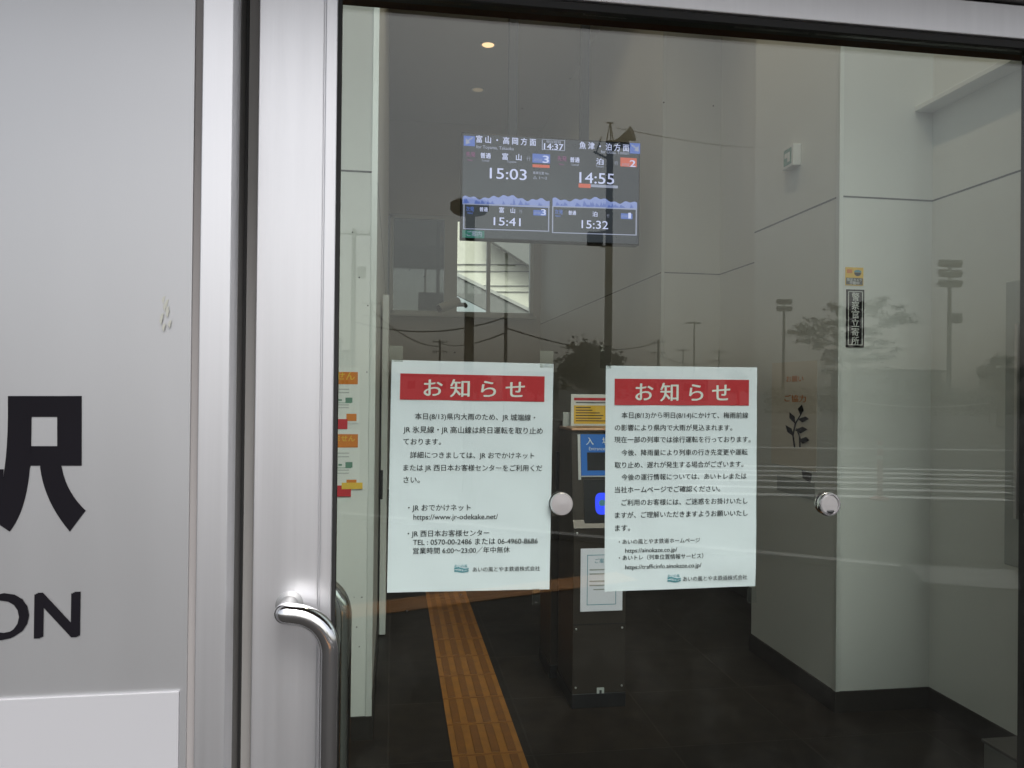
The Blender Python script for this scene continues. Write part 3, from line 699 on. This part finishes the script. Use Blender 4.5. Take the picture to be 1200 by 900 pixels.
for x0, y0, x1, y1 in ((635, 163.5, 662, 164.6), (635, 175.4, 662, 176.3), (635, 164, 635.9, 176), (661.2, 164, 662, 176)): drect(W2, x0, y0, x1, y1)
dtext(W2, '現在時刻', 640, 657, 166.6, 3.4, .02)
dtext(W1, '14:37', 637.5, 660, 171.8, 10, .02)
dtext(W1, '15:03', 574, 617, 203.5, 18, .007); dtext(W1, '14:55', 679, 719.5, 208.5, 18, .007)
dtext(W1, '普通', 563, 575, 182.5, 7, .03); dtext(W1, '普通', 668, 679, 187.5, 6.5, .03)
dtext(W2, 'Local', 565, 573, 188, 3.5, .02); dtext(W2, 'Local', 670, 678, 193, 3.5, .02)
dtext(W1, '富　山', 588.5, 611, 184, 8.5, .02); dtext(W2, '行', 617, 621.5, 186, 5, 0); dtext(W1, '泊', 698.5, 707, 189.5, 8, .02); dtext(W2, '行', 720, 724, 191.5, 5, 0)
dtext(W2, 'Toyama', 594, 605, 189.5, 3.5, .02); dtext(W2, 'Tomari', 698, 707, 195, 3.2, .02)
drect(BL, 624, 180, 644.5, 191.6); dtext(W1, '3', 636, 643, 186.5, 12, .02); dtext(W2, 'のりば', 626, 635, 187.5, 4, .02)
drect(RD, 624, 192.5, 644, 197); drect(RD, 727, 184.5, 746, 196); dtext(W1, '2', 738, 744.5, 191.5, 11, .02); dtext(W2, 'のりば', 729, 737.5, 193, 4, .02)
dtext(W2, '乗車位置 No.', 624.5, 643.5, 203, 3.5, .02); dtext(W2, '△ 1～2', 624.5, 641, 208.5, 4.5, .02)
drect(RD, 678, 215, 692, 220.5); drect(W2, 692.3, 216, 724, 220.8)
for x, y in ((546, 182), (653, 187)):
    n = 20; (cx, cz), k = Dp(x+5.5, y), Dp(x, y)[1]-Dp(x, y+1)[1]
    dtext(PK, '先発', x, x+11, y-1, 6.5, .03); dtext(PK, 'Next', x+2, x+8, y+5.5, 3.2, .02)
drect(BL, 543.5, 159, 556.5, 171.5); drect(BL, 738, 167.5, 750, 180.5)
MT, MS = MB(), MB()
def mountains(x0, x1, y0, peaks, base):
    n = 60; up = []; dn = []
    for i in range(n+1):
        x = x0+(x1-x0)*i/n; t = i/n; h = peaks(t); a, z = Dp(x, y0+(x-x0)*.035-h); b, zz = Dp(x, base+(x-x0)*.04)
        up.append((a, YD-.0012, z)); dn.append((b, YD-.0012, zz))
    MT.prism(up+dn[::-1], (0, -.0005, 0))
    for _ in range(26):
        q_ = random.uniform(.02, .95); x = x0+(x1-x0)*q_; h = peaks(q_)*random.uniform(.25, .8)
        a, c, d = Dp(x, y0+(x-x0)*.035-h), Dp(x+random.uniform(1, 4.5), y0+(x-x0)*.035-h*.1), Dp(x-1.5, y0+(x-x0)*.035-h*.02)
        MS.prism([(a[0], YD-.0026, a[1]), (c[0], YD-.0026, c[1]), (d[0], YD-.0026, d[1])], (0, .0005, 0))
mountains(542, 644, 238.5, lambda t: 7.5+4.5*math.exp(-((t-.5)/.1)**2)+2*sin(t*23)*.6+1.1*sin(t*57), 239.5)
mountains(647.5, 746.5, 241, lambda t: 7.5+4.5*math.exp(-((t-.5)/.09)**2)-3*max(0, t-.62)+1.2*sin(t*21+1)+1.0*sin(t*53), 242)
def frame(x0, y0, x1, y1, sl):
    for k in range(2):
        yy = (y0, y1)[k]; (a, b), (c, d) = Dp(x0, yy), Dp(x1, yy+sl); (_, e), (_, f) = Dp(x0, yy+1.1), Dp(x1, yy+1.1+sl)
        W2.prism([(a, YD-.0027, b), (c, YD-.0027, d), (c, YD-.0027, f), (a, YD-.0027, e)], (0, .0006, 0))
    for x, s in ((x0, 0), (x1-1.1, sl)):
        drect(W2, x, y0+s, x+1.1, y1+s+1, -.0021)
frame(543, 238.5, 643.5, 267.5, 3); frame(647, 241.5, 746, 272, 3)
dtext(W1, '15:41', 578.5, 610, 259.5, 13.5, .006); dtext(W1, '15:32', 681.5, 712.5, 263, 13.5, .006)
dtext(BL, '次発', 546, 555.5, 245, 6, .03); dtext(BL, '次発', 650, 659.5, 248.5, 6, .03); dtext(BL, 'Next', 548, 554, 249.5, 3.2, .03); dtext(BL, 'Next', 651, 657, 253, 3.2, .03)
dtext(W1, '普通', 562, 571.5, 245.5, 5.5, .03); dtext(W1, '普通', 666, 675, 249.5, 5.5, .03)
dtext(W1, '富　山', 585, 603.5, 246.5, 7, .02); dtext(W2, '行', 608.5, 612, 248, 4.5); dtext(W1, '泊', 694, 700, 251, 6.5, .02); dtext(W2, '行', 711, 714, 253, 4.5)
drect(BL, 625, 246, 640, 253); dtext(W1, '3', 634, 639.5, 248.5, 10, .02); drect(BL, 727.5, 250, 741, 257); dtext(W1, '1', 736.5, 739, 252.5, 9.5, .02)
dtext(W2, 'のりば', 626, 633, 249.5, 3.2, .02); dtext(W2, 'のりば', 728, 735, 253.5, 3.2, .02)
drect(GN, 541.8, 269.5, 567.5, 279.5); dtext(W2, 'ご案内', 547, 564.5, 274, 7, .02)
ST = []
for mb, n, m in ((W1, 'screen_lettering', 'swhite'), (W2, 'screen_small_lettering', 'sdim'), (BL, 'screen_blue_badge', 'sblue'), (PK, 'screen_magenta_lettering', 'spink'), (RD, 'screen_red_badge', 'sred'), (GN, 'screen_green_badge', 'sgreen'), (MT, 'screen_mountains', 'smtn'), (MS, 'screen_mountain_shadows', 'smtn2')):
    mb.build(n, M[m], DD)
# arrows on the blue corner badges
mb = MB()
for cx, cy, s in ((550, 165.2, -1), (744, 174, 1)):
    P_ = [(cx+s*4.2, cy+4), (cx+s*4.2, cy-3), (cx+s*1.8, cy-1), (cx-s*3.5, cy-4.5), (cx-s*4.3, cy-3.4), (cx+s*.8, cy+.3), (cx-s*1.2, cy+2.4)]
    mb.prism([(Dp(*q)[0], YD-.0034, Dp(*q)[1]) for q in P_], (0, .0006, 0))
mb.build('screen_arrow', M['sdim'], DD)

# ------------------------------------------------------------------ downlights, exit box, camera
def downlight(x, y, label, lit=True, power=45):
    o = empty('downlight', label, 'ceiling light', (x, y, HC), 'ceiling downlights of the hall')
    MB().lathe([(.085, 0), (.085, -.010), (.070, -.013), (.066, -.006)], (x, y, HC-.001), n=32).build('ring', M['white'], o)
    MB().lathe([(.064, -.008), (.060, -.012), (.01, -.0145)], (x, y, HC-.001), n=32).build('diffuser', M['lamp' if lit else 'lamp2'], o)
    l = bpy.data.lights.new('lamp', 'SPOT'); l.energy = power; l.color = (1, .78, .55); l.spot_size = radians(140); l.spot_blend = .6; l.shadow_soft_size = .07
    lo = bpy.data.objects.new('lamp', l); C.objects.link(lo); lo.parent = o; lo.location = (0, 0, -.04)
p = at(572, 50, 7.05); downlight(p.x, p.y, 'round warm downlight in the hall ceiling, the larger of the two in view', power=7)
p = at(560, 105, 8.35); downlight(p.x, p.y, 'round warm downlight in the hall ceiling, the smaller dim one further back', False, power=3)
for y, pw in ((1.4, 40), (3.4, 14), (5.3, 7)): downlight(1.15, y, 'unseen warm downlight added nearer the door to brighten the hall', power=pw)  # lamps out of view, added for more light inside
# exit guide box on the pilaster flank
a, b = at(943, 170, 2.42), at(963, 195, 2.42)
xz = XP; o = empty('guide_sign', 'small white box sign with green face on the pilaster flank', 'sign', (xz, 2.45, a.z))
zc = (a.z+b.z)/2; MB().box((xz-.045, 2.40, zc-.06), (xz-.001, 2.52, zc+.055), .004).build('box', M['white'], o)
MB().box((xz-.0465, 2.42, zc-.045), (xz-.0445, 2.50, zc+.04)).build('green_face', M['green'], o)
MB().box((xz-.0475, 2.435, zc-.03), (xz-.0463, 2.46, zc+.02)).box((xz-.0475, 2.465, zc-.005), (xz-.0463, 2.49, zc+.02)).build('pictogram', M['white'], o)
# cctv camera on the rear wall under the window
p = at(527, 357, YB-.3); o = empty('security_camera', 'pale bullet security camera on a bracket below the rear window', 'camera', (p.x, YB, p.z))
MB().tube([(p.x+.25, YB, p.z+.02), (p.x+.22, YB-.18, p.z+.02), (p.x+.08, YB-.3, p.z)], .03, 10).build('bracket', M['greylt'], o)
MB().tube([(p.x+.12, YB-.28, p.z+.05), (p.x-.15, YB-.42, p.z-.07)], .065, 14).build('body', M['white'], o)
MB().tube([(p.x-.15, YB-.42, p.z-.07), (p.x-.165, YB-.427, p.z-.077)], .05, 14).build('lens', M['mblack'], o)

# ------------------------------------------------------------------ ticket machines
def ticket_machine(x0, x1, yf, zt_, label, depth=.34):
    o = empty('ticket_gate', label, 'ticket gate', ((x0+x1)/2, yf+depth/2, 0), 'card readers in the hall')
    # body profile in y-z: upright lower cabinet and leaning head
    prof = [(yf, .07), (yf, .86), (yf+.02, .90), (yf+.075, zt_), (yf+depth, zt_), (yf+depth, .07)]
    MB().prism([(x0, y, z) for y, z in prof], (x1-x0, 0, 0)).build('cabinet', M['machine'], o)
    MB().box((x0-.004, yf-.004, 0), (x1+.004, yf+depth+.004, .069), .003).build('plinth', M['mblack'], o)
    return o
xa, xb, yf, ztm = .868, 1.128, 2.24, 1.325
T1 = ticket_machine(xa, xb, yf, ztm, 'brown card reader pillar with blue entrance sign behind the right notice')
def face(z): return yf+.02+(z-.90)/(ztm-.90)*.055      # front of the leaning head
def fbox(mb, x0, x1, z0, z1, off=.004, th=.004):
    mb.prism([(x0, face(z0)-off, z0), (x1, face(z0)-off, z0), (x1, face(z1)-off, z1), (x0, face(z1)-off, z1)], (0, th+off*.5, 0)); return mb
R90 = None
zs1, zs0 = at(690, 509, yf+.07).z, at(690, 557, yf+.055).z
fbox(MB(), xa+.045, xb-.012, zs0, zs1).build('entrance_sign', M['mblue'], T1)
fbox(MB(), xa+.030, xa+.043, zs0-.02, zs1).build('sign_edge', M['satin'], T1)
fbox(MB(), xa+.045, xb-.012, zs0-.006, zs0-.001, .006).build('sign_edge', M['satin'], T1)
MB().box((xa-.003, face(ztm)-.012, ztm+.001), (xb+.003, yf+.344, ztm+.014), .003).build('top_cap', mat('copper cap', (.42, .24, .15), .35, .8), T1)
zz = at(694, 517, yf+.06).z
MB().text('入　場', xa+.072, xa+.072+.118, zz, face(zz)-.0065, bold=.02).build('sign_lettering', M['white'], T1)
zz = at(697, 525.5, yf+.06).z
MB().text('Entrance', xa+.085, xa+.165, zz, face(zz)-.0065, bold=.0).build('sign_small_lettering', M['white'], T1)
z1_, z0_ = at(694, 530, yf+.06).z, at(694, 551, yf+.06).z
fbox(MB(), xa+.075, xb-.04, z0_, z1_, .0055).build('display_window', M['mblack'], T1)
z1_, z0_ = at(694, 562, yf+.04).z, at(694, 620, yf+.03).z
fbox(MB(), xa+.055, xb-.015, z0_, z1_, .006).build('reader_plate', M['mblack'], T1)
cz, cx = at(705, 590, yf+.03).z, at(706, 590, yf+.03).x
mb = MB(); pl = []
for k in range(32):
    a = 2*pi*k/32; ca, sa = cos(a), sin(a); x = math.copysign(abs(ca)**.6, ca)*.038; z = math.copysign(abs(sa)**.6, sa)*.052; pl.append((cx+x, face(cz+z)-.0085, cz+z))
mb.prism(pl, (0, .003, 0)).build('touch_pad', M['blueglow'], T1)
z1_ = at(690, 629, yf+.02).z; fbox(MB(), xa+.03, xb, z1_-.008, z1_, .006).build('light_strip', M['greylt'], T1)
a, b = at(680.5, 643, yf), at(729, 715, yf)
o = empty('machine_notice', 'framed white notice sheet taped to the card reader pillar', 'notice', (a.x, yf, a.z))
MB().box((a.x, yf-.003, b.z), (b.x, yf-.0005, a.z)).build('sheet', M['paper'], o)
mb = MB(); fx0, fx1, fz0, fz1 = a.x+.032, b.x-.032, b.z+.03, a.z-.03
for q in (((fx0, fz0), (fx1, fz0+.003)), ((fx0, fz1-.003), (fx1, fz1)), ((fx0, fz0), (fx0+.003, fz1)), ((fx1-.003, fz0), (fx1, fz1))): mb.box((q[0][0], yf-.0038, q[0][1]), (q[1][0], yf-.0031, q[1][1]))
mb.text('ご案内', a.x+.07, b.x-.07, fz1-.03, yf-.0034, bold=.01); mb.build('print', M['teal'], o)
mb = MB()
for k, z in enumerate((.075, .095, .13, .15, .17)): mb.box((fx0+.012+(.02 if k == 4 else 0), yf-.0038, fz1-z), (fx1-.012-(.03 if k in (1, 4) else 0), yf-.0031, fz1-z+.006))
mb.build('text_rows', M['greylt'], o)
p = at(703.5, 811, yf)
o = empty('number_plate', 'tiny white plate numbered one low on the card reader pillar', 'plate', (p.x, yf, p.z))
MB().box((p.x-.018, yf-.003, p.z-.022), (p.x+.018, yf-.0005, p.z+.022)).build('plate', M['greylt'], o)
MB().text('1', p.x-.004, p.x+.004, p.z, yf-.0035, sy=.034, bold=.03).build('numeral', M['print'], o)
mb = MB()
for z in (.86, .40): mb.box((xa-.001, yf-.0012, z), (xb+.001, yf+.0, z+.003))
mb.build('panel_seam', M['mblack'], T1)
for x in (xa+.016, xb-.016):
    for z in (.10, .38, .84): MB().lathe([(.005, 0), (.005, -.0015), (.003, -.0025)], (x, yf, z), 'Y', 12).build('screw', M['satin'], T1)
MB().box((xa+.19, yf-.003, .60), (xa+.225, yf+.001, .70), .001).build('lock_plate', M['satin'], T1)
MB().lathe([(.016, 0), (.016, -.0006)], (cx-.004, face(cz)-.0092, cz+.004), 'Y', 24).build('touch_pictogram', M['teal'], T1)
# board with yellow field standing behind the machine
a, b = at(669, 462, 2.60), at(724, 508, 2.60)
o = empty('info_board', 'white board with yellow text field standing behind the blue entrance sign', 'notice board', (a.x, 2.6, b.z))
MB().box((a.x, 2.595, b.z-.02), (b.x+.10, 2.605, a.z), .002).build('board', M['white'], o)
MB().box((a.x+.016, 2.5935, a.z-.032), (b.x+.08, 2.5945, a.z-.018)).build('red_line', M['red'], o)
MB().box((a.x+.016, 2.5935, a.z-.155), (b.x+.08, 2.5945, a.z-.058)).build('yellow_field', M['yellow'], o)
mb = MB()
for k, (z, l) in enumerate(((.046, .16), (.072, .08), (.086, .09), (.100, .13), (.114, .15), (.128, .14), (.142, .2), (.170, .2), (.184, .15))):
    mb.box((a.x+.026, 2.5928, a.z-z), (a.x+.026+l, 2.5933, a.z-z+.005))
mb.build('text_rows', M['print'], o)
MB().tube([(b.x+.02, 2.62, 0), (b.x+.02, 2.62, b.z)], .02, 10).build('stand', M['machine'], o)
# second reader further in
xa2, xb2 = .842, 1.06
T2 = ticket_machine(xa2, xb2, 2.64, 1.36, 'second dark card reader pillar standing behind the blue-signed one', .30)
a, b = at(660, 483, 2.62), at(672, 548, 2.62)
MB().box((a.x, 2.622, b.z), (b.x, 2.634, a.z), .002).build('white_plate', M['greylt'], T2)
MB().box((xa2+.02, 2.634, 1.0), (xb2-.02, 2.642, 1.2)).build('reader_plate', M['mblack'], T2)

# ------------------------------------------------------------------ notices on the left wall
def left_notice(y0, y1, body, label, red):
    Yl = 2.039; a, b = at(360, y0, Yl), at(421, y1, Yl)
    o = empty('wall_notice', label, 'notice', (a.x, Yl, b.z), 'notices on the left wall')
    MB().box((a.x, Yl-.0015, b.z), (b.x, Yl-.0003, a.z)).build('sheet', M['white'], o)
    k = (a.z-b.z); w_ = b.x-a.x
    MB().box((a.x+.02, Yl-.0022, a.z-k*.30), (b.x-.008, Yl-.0016, a.z-k*.08)).build('heading_band', M['orange'], o)
    MB().text(body, b.x-.135, b.x-.022, a.z-k*.15, Yl-.0030, bold=.02).build('heading_text', M['yellow'], o)
    MB().box((b.x-.055, Yl-.0022, b.z+k*.04), (b.x-.012, Yl-.0016, b.z+k*.17)).build('orange_tag', M['orange'], o)
    g_ = MB(); g_.box((b.x-.125, Yl-.0022, b.z+k*.36), (b.x-.035, Yl-.0016, b.z+k*.37)).box((b.x-.06, Yl-.0022, b.z+k*.37), (b.x-.03, Yl-.0016, b.z+k*.46)).box((b.x-.09, Yl-.0022, b.z+k*.40), (b.x-.075, Yl-.0016, b.z+k*.43))
    g_.build('diagram', M['green'], o)
    mb = MB()
    for z in (.54, .60, .32, .27): mb.box((b.x-.125, Yl-.0022, b.z+k*z), (b.x-.045, Yl-.0016, b.z+k*z+.004))
    for z in (.27, .36, .45): mb.box((b.x-.135, Yl-.0028, b.z+k*z-.004), (b.x-.125, Yl-.0023, b.z+k*z+.006))
    mb.build('text_rows', M['greylt'], o)
    if red:
        r = MB().box((b.x-.14, Yl-.0035, b.z-.028), (b.x-.035, Yl-.0029, b.z+.02)).build('red_tag', M['red'], o)
        MB().box((b.x-.075, Yl-.0042, b.z+.004), (b.x+.014, Yl-.0036, b.z+.032)).build('yellow_tag', M['yellow'], o)
    else:
        MB().box((b.x-.14, Yl-.0035, b.z-.025), (b.x-.05, Yl-.0029, b.z+.018)).build('red_tag', M['red'], o)
left_notice(430, 496, 'ません', 'upper white wall notice with an orange heading band on the left wall', False)
left_notice(503, 574, 'りません', 'lower white wall notice with orange heading and red and yellow tags', True)
# inner door leaf, open along the left wall
yd = 3.45; p0, p1 = at(441, 745, yd), at(441, 345, yd)
o = empty('inner_door', 'pale edge of an inner door leaf standing open along the left wall', 'door', (XL+.03, yd, 0))
MB().box((XL+.012, yd, .01), (XL+.052, yd+.9, p1.z), .004).build('leaf', M['trim'], o)
zc = at(440, 568, yd).z; MB().box((XL+.008, yd-.006, zc-.09), (XL+.026, yd+.001, zc+.09), .004).build('pull_recess', M['mblack'], o)

# ------------------------------------------------------------------ stickers and posters on the right pilaster
Yp = 2.039
a, b = at(990.5, 313, Yp), at(1011.5, 335, Yp)
o = empty('warning_sticker', 'small yellow security camera sticker above the black vertical plate', 'sticker', (a.x, Yp, b.z))
MB().box((a.x, Yp-.0015, b.z), (b.x, Yp-.0003, a.z)).build('sheet', M['yellow'], o)
w_, k = b.x-a.x, a.z-b.z
MB().box((a.x+.004, Yp-.0024, b.z+.004), (b.x-.004, Yp-.0016, b.z+k*.42)).build('caption_band', M['alu_dark'], o)
MB().text('防犯カメラ', a.x+.010, b.x-.010, b.z+k*.31, Yp-.003, bold=.02).text('作動中', a.x+.022, b.x-.022, b.z+k*.14, Yp-.003, bold=.02).build('caption', M['white'], o)
cx = a.x+w_*.68; cz = b.z+k*.72
mb = MB().prism([(cx+.018*cos(t), Yp-.0022, cz+.017*sin(t)) for t in [pi+i*pi/12 for i in range(13)]], (0, .0006, 0)); mb.build('camera_dome', M['mblack'], o)
MB().prism([(cx+.020*cos(t), Yp-.0022, cz+.012*sin(t)+.001) for t in [i*pi/12 for i in range(13)]], (0, .0006, 0)).build('camera_cap', M['teal'], o)
MB().box((a.x+.008, Yp-.0022, cz-.004), (a.x+w_*.38, Yp-.0016, cz+.014)).build('orange_mark', M['orange'], o)
a, b = at(991.5, 339, Yp), at(1012, 407, Yp)
o = empty('wall_plate', 'narrow black vertical plate with white characters and border on the pilaster', 'sign', (a.x, Yp, b.z))
MB().box((a.x, Yp-.004, b.z), (b.x, Yp-.0003, a.z), .001).build('plate', M['ink'], o)
mb = MB(); e = .009
for q in (((a.x+e, b.z+e), (b.x-e, b.z+e+.003)), ((a.x+e, a.z-e-.003), (b.x-e, a.z-e)), ((a.x+e, b.z+e), (a.x+e+.003, a.z-e)), ((b.x-e-.003, b.z+e), (b.x-e, a.z-e))): mb.box((q[0][0], Yp-.0048, q[0][1]), (q[1][0], Yp-.0041, q[1][1]))
cx = (a.x+b.x)/2
for i, ch in enumerate('警察官立寄所'): mb.text(ch, cx-.0195, cx+.0195, a.z-.035-i*(a.z-b.z-.062)/5*.985, Yp-.0046, sy=.043, bold=.01)
mb.build('characters', M['white'], o)
# poster on the pilaster flank (faces into the hall)
Xf = XP-.0005
def flank(px, py):
    d = ray(px, py); return CAM+d*((Xf-CAM.x)/d.x)
a, b = flank(905, 424), flank(957, 545)
o = empty('wall_poster', 'pale poster with orange headline and an ink drawing on the pilaster flank', 'poster', (Xf, b.y, b.z))
yA, yB = max(a.y, b.y), min(a.y, b.y); zA, zB = (flank(930, 424).z), (flank(930, 548).z)
MB().box((Xf-.0015, yB, zB), (Xf-.0004, yA, zA)).build('sheet', mat('warm poster paper', (.74, .68, .60), .6, var=.04), o)
FR = Matrix(((0, 1, 0, Xf), (-1, 0, 0, 0), (0, 0, 1, 0), (0, 0, 0, 1)))   # text x -> -y, so it reads from inside the hall
def ftext(mb, s, px0, px1, py, hpx, off=.0025):
    p0, p1 = flank(px0, py), flank(px1, py); kk = flank((px0+px1)/2, py).z-flank((px0+px1)/2, py+1).z
    mb.text(s, -p0.y, -p1.y, (p0.z+p1.z)/2, -off, sy=hpx*kk, bold=.025, frame=FR)
mb = MB(); ftext(mb, 'お願い', 922, 942, 444, 8); ftext(mb, 'ご協力', 920, 945, 467, 9); mb.build('headline', M['orange'], o)
# plain brush-stroke drawing
mb = MB()
def fl3(px, py, off=.0028): p = flank(px, py); return Vector((Xf-off, p.y, p.z))
for path in ([(932, 524), (930, 510), (933, 496), (940, 484)], [(938, 524), (938, 512), (934, 502)]):
    mb.tube([fl3(*q) for q in path], [.005]*(len(path)-1)+[.002], 6)
for k, bl in enumerate(([(931, 512), (923, 506), (921, 498), (928, 502)], [(932, 504), (941, 500), (947, 503), (939, 508)], [(933, 497), (926, 490), (926, 483), (932, 488)], [(936, 491), (945, 488), (949, 491), (941, 495)], [(939, 486), (936, 479), (941, 474), (943, 481)], [(937, 515), (946, 512), (950, 516), (942, 520)])):
    mb.prism([fl3(*q, off=.0028+k*.0008) for q in bl], (.0006, 0, 0))
mb.build('ink_drawing', M['ink'], o)
a, b = flank(911, 560), flank(956, 582)
o = empty('wall_leaflet', 'faint pale leaflet stuck on the pilaster flank below the poster', 'leaflet', (Xf, b.y, b.z))
MB().prism([fl3(911, 556, .002), fl3(955, 566, .002), fl3(955, 587, .002), fl3(911, 574, .002)], (.0012, 0, 0)).build('sheet', M['greylt'], o)
MB().prism([fl3(940, 551, .0026), fl3(952, 555, .0026), fl3(950, 566, .0026), fl3(941, 560, .0026)], (.0005, 0, 0)).build('ink_mark', M['alu_dark'], o)

# ------------------------------------------------------------------ cabinet on the right wall near the door
def rwall(px, py, X):
    d = ray(px, py); return CAM+d*((X-CAM.x)/d.x)
X0 = WR-.09; q = rwall(1178, 400, X0)
o = empty('wall_cabinet', 'shallow grey cabinet with metal edge on the right wall by the door frame', 'cabinet', (WR, q.y, 1))
z1_, z0_ = rwall(1180, 330, X0).z, rwall(1180, 662, X0).z
MB().box((X0, .55, z0_), (WR-.001, q.y, z1_), .004).build('body', M['greylt'], o)
MB().box((X0-.012, .60, z0_+.22), (X0-.0005, q.y-.10, z1_-.20), .003).build('door_panel', M['greyst'], o)
MB().box((X0-.02, q.y-.085, z0_+.20), (X0-.0005, q.y-.07, z1_-.18), .002).build('metal_edge', M['satin'], o)
q = floor_at(1168, 893)
o = empty('waste_bin', 'low dark box bin standing on the floor at the right wall', 'bin', (2.45, 1.4, 0))
MB().box((2.36, .9, .004), (2.575, 1.40, .13), .01).build('body', M['greyst'], o)
MB().box((2.355, .895, .131), (2.58, 1.405, .145), .004).build('lid', M['alu_dark'], o)
